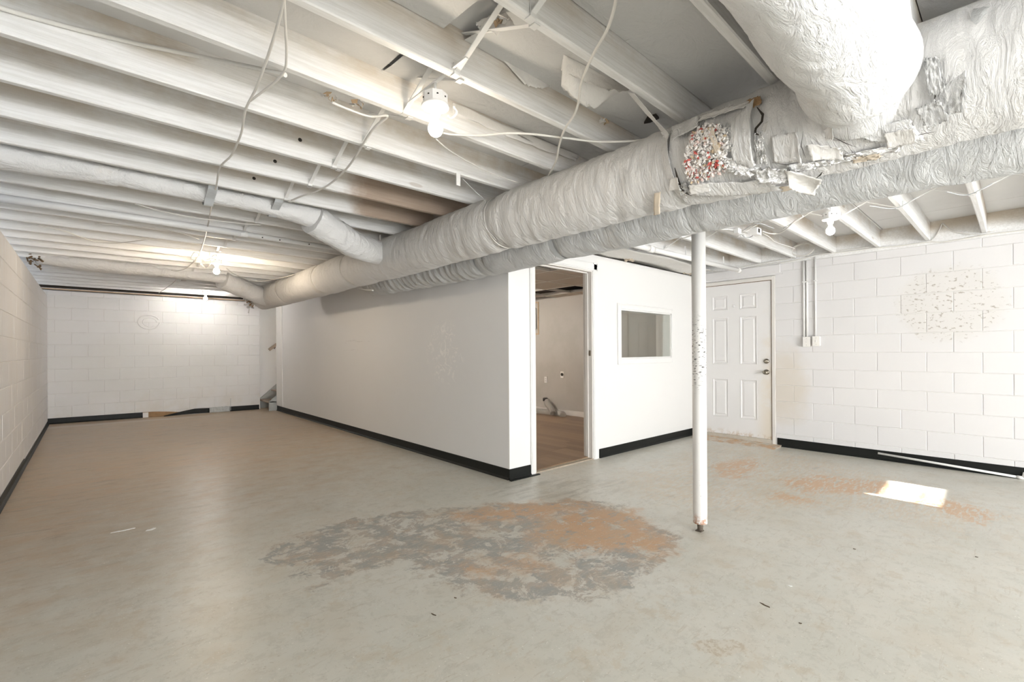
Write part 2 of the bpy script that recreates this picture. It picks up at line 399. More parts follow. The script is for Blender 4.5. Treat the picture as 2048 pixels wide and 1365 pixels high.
M = dict(
    block_r=mat_block('painted_block_stained', 'right'), block_b=mat_block('painted_block_rear', 'back'), block_l=mat_block('painted_block_side', 'left'),
    mortar=simple('mortar_joint', (.73, .715, .695), .8, bump=.3), floor=mat_floor(), joist=mat_joist(),
    subfloor=simple('painted_subfloor', (.76, .755, .745), .7, var=.08, scale=3, bump=.2, bscale=30),
    wrap=mat_wrap('duct_wrap', (.69, .675, .655), (.76, .75, .735)), wrap2=mat_wrap('duct_wrap_grey', (.53, .535, .53), (.62, .62, .612)),
    wrap3=mat_wrap('duct_wrap_white', (.72, .715, .705), (.79, .785, .775)),
    paper=mat_paper('insulation_facing', (.56, .555, .545), (.65, .645, .635)), tornpaper=mat_paper('torn_facing', (.72, .70, .67), (.78, .76, .73)),
    foil=mat_metal('foil', (.86, .86, .86), .22, 40), steel=mat_metal('galvanised', (.62, .63, .63), .38), hose=mat_metal('foil_hose', (.66, .65, .62), .33, 60),
    strap=simple('painted_strap', (.78, .775, .76), .5), band=simple('grey_tape', (.50, .52, .53), .45, var=.15, scale=20),
    kraft=simple('kraft_paper', (.64, .55, .44), .7, var=.15), fluff_w=simple('fibre_white', (.80, .77, .74), .9, var=.12), fluff_p=simple('fibre_pink', (.72, .56, .52), .9), fluff_r=simple('fibre_red', (.58, .12, .10), .9), fluff_t=simple('fibre_tan', (.56, .44, .30), .9, var=.2),
    dark=simple('cavity_shade', (.035, .028, .022), .9), brown=simple('rotten_wood', (.36, .22, .11), .8, var=.4, scale=14, bump=.5),
    wall_p=mat_drywall('partition_paint', (.765, .76, .755), (.80, .795, .79), scuffs=True), wall_w=mat_drywall('white_wall_paint', (.80, .79, .77), (.83, .82, .80)),
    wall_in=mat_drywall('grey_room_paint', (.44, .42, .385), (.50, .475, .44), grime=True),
    trim=simple('trim_paint', (.82, .81, .79), .45, var=.03), trim_in=simple('inner_trim_paint', (.72, .69, .65), .5), vinyl=mat_vinyl(),
    door=mat_door(), rust=simple('rusty_weatherstrip', (.16, .10, .05), .8, var=.5, scale=30), knob=mat_metal('dull_brass', (.30, .27, .22), .32),
    post=mat_post(), iron=simple('rusty_iron', (.10, .08, .06), .8, var=.4, scale=60), plank=mat_planks(),
    porcelain=simple('porcelain', (.85, .84, .81), .18, var=.02), box=simple('painted_metal_box', (.80, .79, .77), .45), cable=simple('white_cable', (.71, .69, .65), .45, var=.04),
    pvc=simple('white_plastic_pipe', (.82, .81, .79), .3, var=.03), pipe=simple('painted_iron_pipe', (.80, .80, .795), .45, var=.06),
    plate=simple('switch_plate', (.84, .82, .78), .35, var=.02), dot=simple('dark_hole', (.03, .025, .02), .8), grey=simple('grey_stair_paint', (.42, .44, .43), .55, var=.12), tread=simple('worn_tread', (.36, .29, .23), .6, var=.25, scale=16),
    wood=simple('bare_wood', (.50, .37, .24), .65, var=.25, scale=18), tile=simple('ceiling_tile', (.58, .52, .45), .8, var=.06), tbar=simple('tee_bar', (.70, .67, .61), .45),
    threshold=simple('worn_threshold', (.40, .34, .26), .6, var=.3, scale=25), concrete_lip=simple('concrete_sill', (.52, .47, .40), .8, var=.2, scale=20, bump=.4), orange=simple('orange_label', (.75, .25, .08), .6), flake=simple('flaking_grey_paint', (.50, .52, .52), .7, var=.5, scale=22), scrap=simple('white_scrap', (.85, .85, .84), .5, var=.02), leaf=simple('dry_leaf', (.10, .07, .04), .8, var=.4, scale=60))
def emis(name, col, e):
    m = bpy.data.materials.new(name); m.use_nodes = True; b = m.node_tree.nodes['Principled BSDF']
    b.inputs['Base Color'].default_value = (.9, .9, .88, 1); b.inputs['Emission Color'].default_value = (*col, 1); b.inputs['Emission Strength'].default_value = e; return m
M['bulb'] = emis('lit_bulb_warm', (1, .86, .68), BULB_E*.3); M['bulb_b'] = emis('lit_bulb_amber', (1, .84, .64), BULB_E*1.7); M['bulb_c'] = emis('lit_bulb_white', (1, .94, .88), BULB_E*1.3); M['bulb_d'] = emis('lit_bulb_soft', (1, .95, .9), BULB_E*.4)
def glass():
    m = bpy.data.materials.new('window_glass'); m.use_nodes = True; t = m.node_tree; t.nodes.clear()
    o = t.nodes.new('ShaderNodeOutputMaterial'); g = t.nodes.new('ShaderNodeBsdfGlossy'); g.inputs['Roughness'].default_value = .03; g.inputs['Color'].default_value = (.9, .95, .95, 1)
    tr = t.nodes.new('ShaderNodeBsdfTransparent'); tr.inputs['Color'].default_value = (.93, .95, .94, 1); mx = t.nodes.new('ShaderNodeMixShader'); mx.inputs[0].default_value = .07
    t.links.new(tr.outputs[0], mx.inputs[1]); t.links.new(g.outputs[0], mx.inputs[2]); t.links.new(mx.outputs[0], o.inputs[0]); return m
M['glass'] = glass()

# ------------------------------------------------------------------ room shell
XL, XR, YB, YD, XP, YR, YE = -.494, 6.375, 10.683, 3.15, 2.84, -5.0, 10.2
def ST(**k): k['kind'] = 'structure'; return k
# floor slab (very slight fall to the right)
def sdf(px, P):
    Q = np.array([fl(*p)[:2] for p in px]); P = np.asarray(P); d = np.full(len(P), 1e9); ins = np.zeros(len(P), bool)
    for i in range(len(Q)):
        a, b = Q[i-1], Q[i]; ab = b-a; t_ = np.clip(((P-a)@ab)/(ab@ab), 0, 1); d = np.minimum(d, np.linalg.norm(P-a-t_[:, None]*ab, axis=1))
        c = ((a[1] > P[:, 1]) != (b[1] > P[:, 1])); xx = a[0]+(P[:, 1]-a[1])*(b[0]-a[0])/(b[1]-a[1]+1e-12); ins ^= c & (P[:, 0] < xx)
    return np.where(ins, -d, d)
fb = MB(); v = []
for z in (0, -.15):
    for (x, y) in ((-.9, YR-.2), (6.8, YR-.2), (6.8, 11.3), (-.9, 11.3)): v.append((x, y, fz(x)+z))
fb.add(v, [(0, 1, 2, 3), (7, 6, 5, 4), (0, 4, 5, 1), (1, 5, 6, 2), (2, 6, 7, 3), (3, 7, 4, 0)])
gx_, gy_ = np.linspace(-.89, 6.79, 154), np.linspace(YR-.19, 11.29, 326); GP = []
for yy in gy_:
    for xx in gx_: GP.append((xx, yy, fz(xx)+.0002))
WN_ = len(gx_); NB = len(fb.v)
fb.add(GP, [(j*WN_+i, j*WN_+i+1, (j+1)*WN_+i+1, (j+1)*WN_+i) for j in range(len(gy_)-1) for i in range(WN_-1)])
floor = fb.build('floor', M['floor'], **ST(label='grey painted concrete floor, worn through to orange and blue-grey patches'))

PX = {
 'worn': [[(527, 1116), (565, 1145), (622, 1183), (650, 1165), (700, 1160), (760, 1130), (815, 1120), (835, 1150), (870, 1165), (900, 1180), (960, 1190), (1010, 1203), (1080, 1200), (1150, 1205), (1215, 1197), (1265, 1170), (1300, 1140), (1350, 1100), (1360, 1070), (1300, 1050), (1250, 1010), (1180, 1000), (1050, 1005), (900, 1015), (800, 1025), (700, 1040), (620, 1060), (560, 1080)]],
 'orange': [[(1080, 1040), (1180, 1015), (1270, 1020), (1300, 1055), (1350, 1090), (1330, 1112), (1240, 1098), (1160, 1108), (1070, 1085), (1060, 1060)], [(940, 1133), (1050, 1115), (1085, 1130), (960, 1147)], [(890, 1030), (1050, 1005), (1180, 1003), (1090, 1040), (950, 1046)]],
 'tan': [[(1420, 930), (1500, 915), (1525, 935), (1490, 958), (1430, 952)], [(1555, 960), (1640, 950), (1800, 968), (1900, 1000), (2000, 1030), (1960, 1048), (1880, 1020), (1760, 992), (1680, 985), (1600, 990)], [(1560, 985), (1640, 1005), (1620, 1012), (1540, 1000)]],
 'pale': [[(1240, 960), (1420, 890), (1560, 900), (1800, 960), (2020, 1035), (1900, 1060), (1700, 1020), (1560, 1010), (1480, 1030), (1300, 1000)]]}
P2_ = np.array([p[:2] for p in fb.v])
for key, polys in PX.items():
    val = np.min([sdf(q, P2_) for q in polys], axis=0); at = floor.data.attributes.new(key, 'FLOAT', 'POINT'); at.data.foreach_set('value', np.clip(val, -1, 1).astype(np.float32))

def wall_box(name, mat, x0, x1, y0, y1, z0, z1, label): return MB().box(x0, x1, y0, y1, z0, z1).build(name, mat, **ST(label=label))
ZB = -.08
# block pieces -------------------------------------------------------------
def block_mesh(axis, mat):                   # unit block .4064 x .2032, face towards the room, centred
    L2, H2, d, b = .4064/2-.002, .2032/2-.002, .012, .0035
    ring = [(-L2, -H2), (L2, -H2), (L2, H2), (-L2, H2)]; ringi = [(-L2+b, -H2+b), (L2-b, -H2+b), (L2-b, H2-b), (-L2+b, H2-b)]
    v = [(a, 0, c) for a, c in ringi] + [(a, b, c) for a, c in ring] + [(a, d, c) for a, c in ring]
    f = [(0, 1, 2, 3)] + [(i, i+4, (i+1) % 4+4, (i+1) % 4) for i in range(4)] + [(i+4, i+8, (i+1) % 4+8, (i+1) % 4+4) for i in range(4)]
    if axis == 'X+': v = [(p[1], -p[0], p[2]) for p in v]      # wall on the right, room towards -X
    if axis == 'X-': v = [(-p[1], p[0], p[2]) for p in v]      # wall on the left
    me = bpy.data.meshes.new('block'); me.from_pydata(v, [], f); me.update(); me.materials.append(mat); return me
def blocks(parent, axis, plane, mat, u0, u1, joint0, parity, zoff, kmin, top, skip=None):
    me = block_mesh(axis, mat); base = WL[parent.name]; cnt = 0; BH, BL = .2032, .4064
    k = kmin
    while True:
        z0 = zoff+k*BH; z1 = z0+BH
        if z0 >= top-.02: break
        z1c = min(z1, top); off = joint0 + (0 if (k % 2 == 0) == parity else .2032)
        j = math.floor((u0-off)/BL)
        while off+j*BL < u1-.02:
            a = max(off+j*BL, u0); b = min(off+(j+1)*BL, u1); j += 1
            if b-a < .03: continue
            za = z0
            for seg in (skip(a, b, z0, z1c) if skip else [(a, b, z0, z1c)]):
                a2, b2, c2, d2 = seg
                if b2-a2 < .02 or d2-c2 < .02: continue
                o = bpy.data.objects.new('block', me); COL.objects.link(o); o.parent = parent
                uc, zc = (a2+b2)/2, (c2+d2)/2+H
                off_n = random.uniform(-.0012, .0012)
                P = Vector((uc, plane+off_n, zc)) if axis == 'Y' else Vector((plane+off_n, uc, zc))
                o.location = P-base; sc = ((b2-a2)/BL, (d2-c2)/BH)
                o.scale = (sc[0], 1, sc[1]) if axis == 'Y' else (1, sc[0], sc[1]); cnt += 1
        k += 1
    return cnt
# right wall
wr = MB()
wr.box(XR+.0045, XR+.2, YR-.2, 2.071, ZB, H+1.065); wr.box(XR+.0045, XR+.2, 2.071, 3.06, H+.93, H+1.065); wr.box(XR+.0045, XR+.2, 3.06, 11.3, ZB, H+1.065)
wall_right = wr.build('wall_right', M['mortar'], **ST(label='white painted block wall with the exterior door'))
def skip_door(a, b, c, d):
    if a >= 2.071: return [(a, b, max(c, .945), d)] if d > .945 else []
    if b > 2.071:
        out = [(a, 2.071, c, d)]
        if d > .945: out.append((2.071, b, max(c, .945), d))
        return out
    return [(a, b, c, d)]
blocks(wall_right, 'X+', XR, M['block_r'], -.9, 3.15, 1.661, True, -.0417, -6, 1.062, skip_door)
MB().box(XR-.001, XR+.02, YR, -.9, 0, H+1.062).build('wall_section', M['wall_w'], wall_right)
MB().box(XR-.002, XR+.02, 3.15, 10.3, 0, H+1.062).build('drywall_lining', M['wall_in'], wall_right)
# left wall
wall_left = wall_box('wall_left', M['mortar'], XL-.2, XL-.0045, YR-.2, 11.3, ZB, H+.958, 'white painted block wall along the left side')
blocks(wall_left, 'X-', XL, M['block_l'], 3.4, YB, 3.49, True, -.0635, -6, .956)
MB().box(XL-.02, XL+.001, YR, 3.4, 0, H+.956).build('wall_section', M['wall_w'], wall_left)
# back wall
wall_back = wall_box('wall_back', M['mortar'], XL-.2, 2.64, YB+.0045, YB+.25, ZB, H+1.043, 'white painted block wall at the far end')
blocks(wall_back, 'Y', YB, M['block_b'], XL, 2.64, -.41, False, .1503, -7, 1.041)
ring = MB(); pts = [(.818+.155*math.cos(a), YB-.001, H+.567+.125*math.sin(a)) for a in np.linspace(.4, 2*PI, 40)]
ring.tube(pts, .012, 8); pts = [(.83+.10*math.cos(a), YB-.001, H+.567+.08*math.sin(a)) for a in np.linspace(0, 5.4, 34)]; ring.tube(pts, .007, 8)
ring.build('patched_vent_outline', M['block_b'], wall_back, label='round painted-over patch outline')
wall_stair = wall_box('wall_stairwell', M['wall_p'], 2.62, 6.5, 10.95, 11.2, ZB, H+1.3, 'plain painted wall behind the stairs')
MB().box(2.64, 2.66, YB+.25, 10.95, ZB, H+1.1).build('return', M['wall_p'], wall_stair)
# partition and doorway wall
wall_part = MB().box(XP, XP+.11, YD+.004, YE, ZB, H+1.10).build('wall_partition', M['wall_p'], **ST(label='long pale grey partition wall with scuffs and black base'))
DX0, DX1, DZ = 3.168, 4.075, .875+H          # door opening
WX0, WX1, WZ0, WZ1 = 4.60, 5.775, H-.105, H+.487
wd = MB(); y0, y1 = YD, YD+.11
for (a, b, c, d) in ((XP+.0015, DX0, ZB, H+1.05), (DX0, DX1, DZ, H+1.05), (DX1, WX0, ZB, H+1.05), (WX0, WX1, ZB, WZ0), (WX0, WX1, WZ1, H+1.05), (WX1, XR, ZB, H+1.05)):
    wd.box(a, b, y0, y1, c, d)
wall_door = wd.build('wall_front', M['wall_w'], **ST(label='white partition wall with the doorway and interior window'))
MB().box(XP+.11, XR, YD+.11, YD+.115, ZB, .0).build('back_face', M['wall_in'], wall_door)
wall_rear = MB()
WN = (4.62, 5.28, H+.432, H+.592)
for (a, b, c, d) in ((-.7, WN[0], ZB, H+1.3), (WN[1], 6.6, ZB, H+1.3), (WN[0], WN[1], ZB, WN[2]), (WN[0], WN[1], WN[3], H+1.3)): wall_rear.box(a, b, YR-.15, YR, c, d)
wall_rear = wall_rear.build('wall_rear', M['wall_w'], **ST(label='wall behind the viewpoint with a small slider window'))
w2 = MB(); w2.box(WN[0], WN[1], YR-.10, YR-.07, H+.477, H+.489).box(WN[0]+.045, WN[0]+.06, YR-.10, YR-.07, WN[2], WN[3]).box(WN[0]+.05, WN[1], YR-.06, YR-.05, H+.542, WN[3])
w2.build('window_2', M['trim'], **ST(label='small slider window bars'))
MB().box(XL-.3, 6.6, 11.2, 11.3, ZB, H+1.3).build('wall_end', M['wall_p'], **ST(label='outer wall beyond the stairwell'))

# ceiling: subfloor + joists -------------------------------------------------
ceiling = MB().box(-.95, 6.7, YR-.2, 11.35, H+1.312, H+1.40).build('ceiling', M['subfloor'], **ST(label='painted underside of the floor above with open joists'))
for i in range(7):
    for j in range(14):
        x0 = -.9+i*1.22+(0 if j % 2 else -.5); y0_ = YR-.1+j*1.22
        a, b = max(x0, -.9), min(x0+1.214, 6.6)
        if b-a > .1 and y0_ < 11.2: MB().box(a, b, y0_, min(y0_+1.214, 11.3), H+1.300, H+1.3115).build('subfloor_panel', M['subfloor'], ceiling)
FARS = [-4.996, -4.59, -4.183, -3.777, -3.37, -2.963, -2.557, -2.15, -1.745, -1.34, -.933, -.527, -.12, .285, .706, 1.120, 1.552, 1.957] + [2.395+.4064*k for k in range(21)]
jl = random.Random(3)
def joist(x0, x1, yf, dz=0):
    # slightly crowned plank with eased lower edges, .038 x .187
    y0, y1, z0, z1 = yf-.038, yf, H+1.11+dz, H+1.2995; b = .005; n = 6; mb = MB()
    sec = [(y0+b, z0), (y1-b, z0), (y1, z0+b), (y1, z1), (y0, z1), (y0, z0+b)]; V = []
    for i in range(n+1):
        x = lerp(x0, x1, i/n); wob = jl.uniform(-.0022, .0022); dy = jl.uniform(-.003, .003)
        V += [(x, y+(dy if 0 < i < n else 0), z+(wob if z < z1 else 0)) for y, z in sec]
    Fc = [tuple(range(6)), tuple(range(n*6, n*6+6))[::-1]]
    for i in range(n):
        for k in range(6): Fc.append((i*6+k, (i+1)*6+k, (i+1)*6+(k+1) % 6, i*6+(k+1) % 6))
    mb.add(V, [f[::-1] for f in Fc]); return mb
for yf in FARS: joist(-.76, 3.02, yf).build('joist', M['joist'], ceiling)
for q in ((600, 280), (550, 323), (508, 357), (640, 410), (500, 470)):
    for yf in FARS:
        p = on('Y', yf-.038, *q)
        if H+1.13 < p.z < H+1.285: MB().lathe((p.x, yf-.0385, p.z), [(.011, 0), (.011, -.0008), (.001, -.0008)], 12, 'Y').build('bored_hole', M['dot'], ceiling)
RN = [1.013+.4064*k for k in range(-14, 19)]
for yn in RN: joist(2.66, 6.392, yn+.038+.002).build('joist', M['joist'], ceiling)
rim = MB().box(6.395, 6.43, YR, 11.2, H+1.07, H+1.2995); rim.box(-.80, -.765, YR, 11.2, H+.962, H+1.2995)
rim.build('rim_board', M['joist'], ceiling)
sp = MB().box(6.378, 6.56, YR, 11.2, H+1.066, H+1.107); sp.box(XL-.2, 2.64, YB+.035, YB+.2, H+1.068, H+1.088)
sp.build('sill_plate', M['joist'], ceiling)
MB().box(XL-.2, 2.64, YB+.03, YB+.12, H+1.09, H+1.2995).build('gap_shade_board', M['dark'], ceiling)  # near-black sheet painting the shade in the gap over the far wall
MB().box(XL-.2, 2.66, YB+.014, YB+.03, H+1.058, H+1.078, .003).build('ledger_strip', M['wood'], ceiling, label='thin brown strip over the far wall')

# insulation facing stapled between near joists -------------------------------
def facing(x0, x1, yn, yf, z, seed, mat='paper', sag=.02):
    def fn(u, v):
        x = lerp(x0, x1, u); y = lerp(yn, yf, v)
        e = math.sin(PI*min(max(v, 0), 1))
        return (x, y, H+z - sag*e*(.5+.5*N3(x*1.5, seed, 0)) + .012*N3(x*4, y*7, seed)*e)
    MB().grid(fn, int((x1-x0)*26)+2, 14).build('insulation_facing', M[mat], ceiling)
bays = [(FARS[i], FARS[i+1]-.038) for i in range(11, 17)]
for i, (a, b) in enumerate(bays):
    xs = [(-.75, .62), (.625, 1.0), (1.14, 3.0)] if i == 99 else [(-.75, 1.22), (1.225, 3.0)]
    if i == 4: xs = [(-.75, 1.03), (1.13, 3.0)]
    if i == 5: xs = [(-.75, .972), (.984, 3.0)]
    if i == 3: xs = [(-.75, 1.62), (1.622, 3.0)]
    for (x0, x1) in xs: facing(x0, x1, a+.002, b-.002, 1.262, i*3.1+x0)
def flap(px, hang, name='torn_facing_flap', mat='tornpaper', seed=1.0, nu=12, nv=8, th=.0015, label=None):
    # px: four corners (x, y, height) ; sheet hangs and ripples
    P = [on('Z', z, x, y) for x, y, z in px]
    def fn(u, v):
        p = P[0].lerp(P[1], u).lerp(P[3].lerp(P[2], u), v)
        j = .012*N3(u*5, v*5, seed)
        jag = .02*N3(u*9, 3, seed+4)*(1 if v > .93 else 0)
        return p+Vector((jag, jag, j-hang*math.sin(PI*u)*v))
    o = MB().grid(fn, nu, nv, th).build(name, M[mat], ceiling)
    return o
flap([(1127, 108, 1.25), (1262, 178, 1.25), (1238, 185, 1.16), (1122, 140, 1.24)], .01, seed=2)
flap([(1127, 108, 1.255), (1240, 180, 1.25), (1190, 217, 1.13), (1122, 172, 1.20)], .02, seed=5)
FP = [on('Y', 1.508, *q) for q in ((982, 93), (1118, 166), (1080, 180), (1046, 172))]
MB().grid(lambda u, v: FP[0].lerp(FP[1], u).lerp(FP[3].lerp(FP[2], u), v)+Vector((0, -.012*v+.004*N3(u*6, v*6, 8), .012*N3(u*7, 2, 3)*v)), 16, 6, .0015).build('torn_facing_flap', M['tornpaper'], ceiling)
flap([(950, 45, 1.26), (1010, 22, 1.26), (1030, 50, 1.20), (960, 62, 1.22)], .015, seed=11)
flap([(905, 205, 1.25), (1160, 312, 1.25), (1150, 322, 1.20), (905, 226, 1.20)], .01, seed=17, mat='tornpaper', nu=40)
hole = MB()  # near-black piece paints the shade of a torn opening in the facing
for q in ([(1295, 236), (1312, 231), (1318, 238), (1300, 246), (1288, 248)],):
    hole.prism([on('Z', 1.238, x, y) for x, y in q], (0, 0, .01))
hole.build('cavity_shade_patch', M['dark'], ceiling)
sb = random.Random(5); scr = MB(); scr2 = MB()
for (cx, cy, n, rad) in ((1000, 40, 10, 14), (650, 188, 6, 8), (668, 196, 6, 8), (712, 207, 8, 12), (1205, 242, 4, 8)):
    for _ in range(n):
        c = on('Z', 1.18 if cx < 900 else 1.22, cx+sb.uniform(-rad, rad), cy+sb.uniform(-rad*.4, rad*.4)); s = sb.uniform(.008, .022)
        t1 = Vector((sb.uniform(-1, 1), sb.uniform(-1, 1), sb.uniform(-.6, .6))).normalized()*s; t2 = t1.cross(Vector((sb.uniform(-1, 1), sb.uniform(-1, 1), .3))).normalized()*s*.6
        (scr if _ % 2 else scr2).prism([c-t1-t2, c+t1-t2*.6, c+t1*.8+t2, c-t1*.7+t2*.8], t1.cross(t2).normalized()*.002)
scr.build('torn_paper_shreds', M['tornpaper'], ceiling, kind='stuff'); scr2.build('torn_kraft_shreds', M['wood'], ceiling, kind='stuff')

# metal cross bridging ---------------------------------------------------------
def bridging(X, j0, j1, near_off=0):
    # from the foot of the far joist (j1 near face) up to the head of the near joist (j0 far face), and the other way
    for s, dx in ((0, -.018), (1, .018)):
        zb, zt = H+1.118, H+1.285
        p = Vector((X+dx, j1-.038-.003, zb if s == 0 else zt)); q = Vector((X+dx, j0+.003, zt if s == 0 else zb))
        mb = MB().bar(p, q, .003, .022, up=(1, 0, 0))
        foot = p if s == 0 else q; sg = 1 if s == 0 else -1
        mb.box(foot.x-.013, foot.x+.013, foot.y-.002 if s == 0 else foot.y-.003, foot.y+.003 if s == 0 else foot.y+.002, H+1.106, H+1.15)
        mb.box(foot.x-.013, foot.x+.013, min(foot.y, foot.y+sg*.028), max(foot.y, foot.y+sg*.028), H+1.1045, H+1.1075)
        mb.build('bridging_strap', M['strap'], ceiling)
for i in range(13, 34): bridging(1.11 if i < 20 else 1.08, FARS[i], FARS[i+1])
for k in range(11, 21): bridging(4.72, RN[k]+.04, RN[k+1]+.04)

# ------------------------------------------------------------------ trims and bases
def base_run(name, pts, h, label, th=.004, mat='vinyl'):
    # vinyl cove base following the wall line given as (x,y) pairs with outward normal to the left
    mb = MB()
    for (a, b) in zip(pts[:-1], pts[1:]):
        a = Vector((*a, 0)); b = Vector((*b, 0)); d = (b-a).normalized(); n = Vector((-d.y, d.x, 0)); V = []
        steps = max(2, int((b-a).length/.5))
        prof = [(0, .0), (.022, 0), (.018, .008), (.007, .02), (.006, h-.004), (.003, h), (0, h)]
        for i in range(steps+1):
            p = a.lerp(b, i/steps); wob = .0015*N3(p.x*3, p.y*3, 1)
            V += [tuple(p+n*(o_+(wob if o_ else 0))+Vector((0, 0, fz(p.x)+z_))) for o_, z_ in prof]
        k = len(prof); Fc = [tuple(range(k)), tuple(range(steps*k, steps*k+k))[::-1]]
        for i in range(steps):
            for q in range(k): Fc.append((i*k+q, (i+1)*k+q, (i+1)*k+(q+1) % k, i*k+(q+1) % k))
        mb.add(V, [f[::-1] for f in Fc])
    return mb.build(name, M[mat], **ST(label=label))
base_run('baseboard_partition', [(XP, YE), (XP, YD)][::-1] and [(XP, YD-.0), (XP, YE)], .098, 'black vinyl base along the long partition')
base_run('baseboard_front', [(DX0-.058, YD), (XP-.006, YD)], .098, 'short black vinyl base at the partition corner')
base_run('baseboard_window_side', [(XR, YD), (DX1+.10, YD)], .098, 'black vinyl base under the interior window')
base_run('baseboard_door_return', [(XR, 3.06), (XR, YD)], .098, 'black vinyl base strip beside the exterior door')
base_run('baseboard_right', [(XR, -1.5), (XR, 2.05)], .105, 'black vinyl base along the right block wall')
base_run('baseboard_left', [(XL, YB), (XL, 6.9)], .055, 'curling black vinyl base along the left wall')
base_run('baseboard_left_front', [(XL, 6.9), (XL, 3.2)], .075, 'dusty black vinyl base along the left wall')
bb = base_run('baseboard_back', [(1.72, YB), (XL, YB)][::1] if False else [(.72, YB), (XL, YB)], .095, 'black vinyl base on the far wall, peeling in the middle')
def bchild(name, mat, mb, label=None):
    o = mb.build(name, M[mat], bb)
    if label: o['label'] = label
bchild('rotten_board', 'brown', MB().grid(lambda u, v: (lerp(.72, 1.28, u), YB-.012-.006*N3(u*9, v*4, 2), fz(1)+lerp(0, .10-.05*u*u, v)), 16, 5, .008), 'crumbling brown board behind the missing base')
bchild('pale_end', 'wall_w', MB().box(.72, .80, YB-.02, YB-.003, fz(.7), fz(.7)+.09), 'pale primed end')
bchild('peeled_base', 'vinyl', MB().grid(lambda u, v: (lerp(1.02, 1.74, u), YB-.022-.05*(1-u)**2*(1-v*.3), fz(1)+lerp(.0, .012+.078*min(1, u*1.5), v)+.02*math.sin(PI*u)*.4), 24, 4, .004), 'black vinyl strip peeled off the wall')
bchild('flaking_paint', 'flake', MB().grid(lambda u, v: (lerp(1.74, 2.09, u), YB-.008-.004*N3(u*14, v*6, 7), fz(1.9)+lerp(0, .105+.012*N3(u*7, 0, 1), v)), 18, 5, .004), 'grey flaking paint where the base is gone')
base_run('baseboard_back_right', [(2.62, YB), (2.09, YB)], .095, 'black vinyl base on the far wall beside the stairs')
MB().box(2.10, 2.106, YB-.012, YB, fz(2), fz(2)+.26).build('hanging_cord_stub', M['band'], label='thin grey cord stub standing against the far wall base', category='cord')
# partition end trim
tr = MB().box(XP-.018, XP, 9.83, YE+.0, .11, H+.99, .004); tr.build('trim_1', M['trim'], **ST(label='white corner board at the stair end of the partition'))
MB().box(XP-.001, XP+.002, YD-.001, YD+.02, .1, H+1.0).build('corner_bead', M['trim'], wall_part)

# ------------------------------------------------------------------ doorway (door_2)
d2 = MB().box(DX0, DX0+.018, YD-.004, YD+.114, fz(3.2), DZ-.018).box(DX1-.018, DX1, YD-.004, YD+.114, fz(4), DZ-.018).box(DX0, DX1, YD-.004, YD+.114, DZ-.018, DZ)
door2 = d2.build('door_2', M['trim_in'], **ST(label='open cased doorway without a door'))
def casing(x0, x1, z0, z1, vert=True):
    m = MB().box(x0, x1, YD-.016, YD-.0005, z0, z1, .003)
    if vert: m.box(x0+.012, x1-.022 if x1 > 3.6 else x1-.012, YD-.021, YD-.014, z0, z1, .002)
    else: m.box(x0+.01, x1-.01, YD-.021, YD-.014, z0+.012, z1-.012, .002)
    return m
casing(DX0-.058, DX0+.004, fz(3.2), DZ+.058).build('casing', M['trim'], door2); casing(DX1-.004, DX1+.085, fz(4), DZ+.085).build('casing', M['trim'], door2)
casing(DX0-.058, DX1+.085, DZ-.004, DZ+.082, False).build('casing', M['trim'], door2)
MB().box(DX1-.030, DX1-.018, YD+.045, YD+.08, fz(4), DZ-.018).box(DX0+.018, DX0+.030, YD+.045, YD+.08, fz(3), DZ-.018).box(DX0+.018, DX1-.018, YD+.045, YD+.08, DZ-.03, DZ-.018).build('door_stop', M['trim_in'], door2)
MB().box(DX1-.0215, DX1-.0175, YD+.008, YD+.038, H-.06, H+.0, .001).build('strike_plate', M['knob'], door2)
MB().bar((DX0+.0, YD+.02, fz(3.2)+.006), (DX1, YD+.02, fz(4)+.006), .05, .014).build('threshold', M['threshold'], door2)

# window_1
w1 = MB(); t = .062
def frame_boards(x0, x1, z0, z1, t, ya, yb):
    m = []
    for (a, b, c, d) in ((x0-t, x0, z0-t, z1+t), (x1, x1+t*.35, z0-t, z1+t), (x0, x1, z0-t, z0), (x0, x1, z1, z1+t)): m.append((a, b, ya, yb, c, d))
    return m
jb = MB().box(WX0, WX0+.018, YD-.003, YD+.113, WZ0, WZ1).box(WX1-.018, WX1, YD-.003, YD+.113, WZ0, WZ1).box(WX0, WX1, YD-.003, YD+.113, WZ0, WZ0+.018).box(WX0, WX1, YD-.003, YD+.113, WZ1-.018, WZ1)
win = jb.build('window_1', M['trim'], **ST(label='fixed interior window in the white partition'))
for q in frame_boards(WX0+.004, WX1-.004, WZ0+.004, WZ1-.004, .066, YD-.017, YD-.0005): MB().box(*q, .004).build('casing', M['trim'], win)
MB().box(WX0+.018, WX1-.018, YD+.012, YD+.016, WZ0+.018, WZ1-.018).build('pane', M['glass'], win)
MB().box(WX0-.05, WX1+.02, YD-.024, YD-.014, WZ1+.045, WZ1+.058, .002).build('cap_moulding', M['trim'], win)

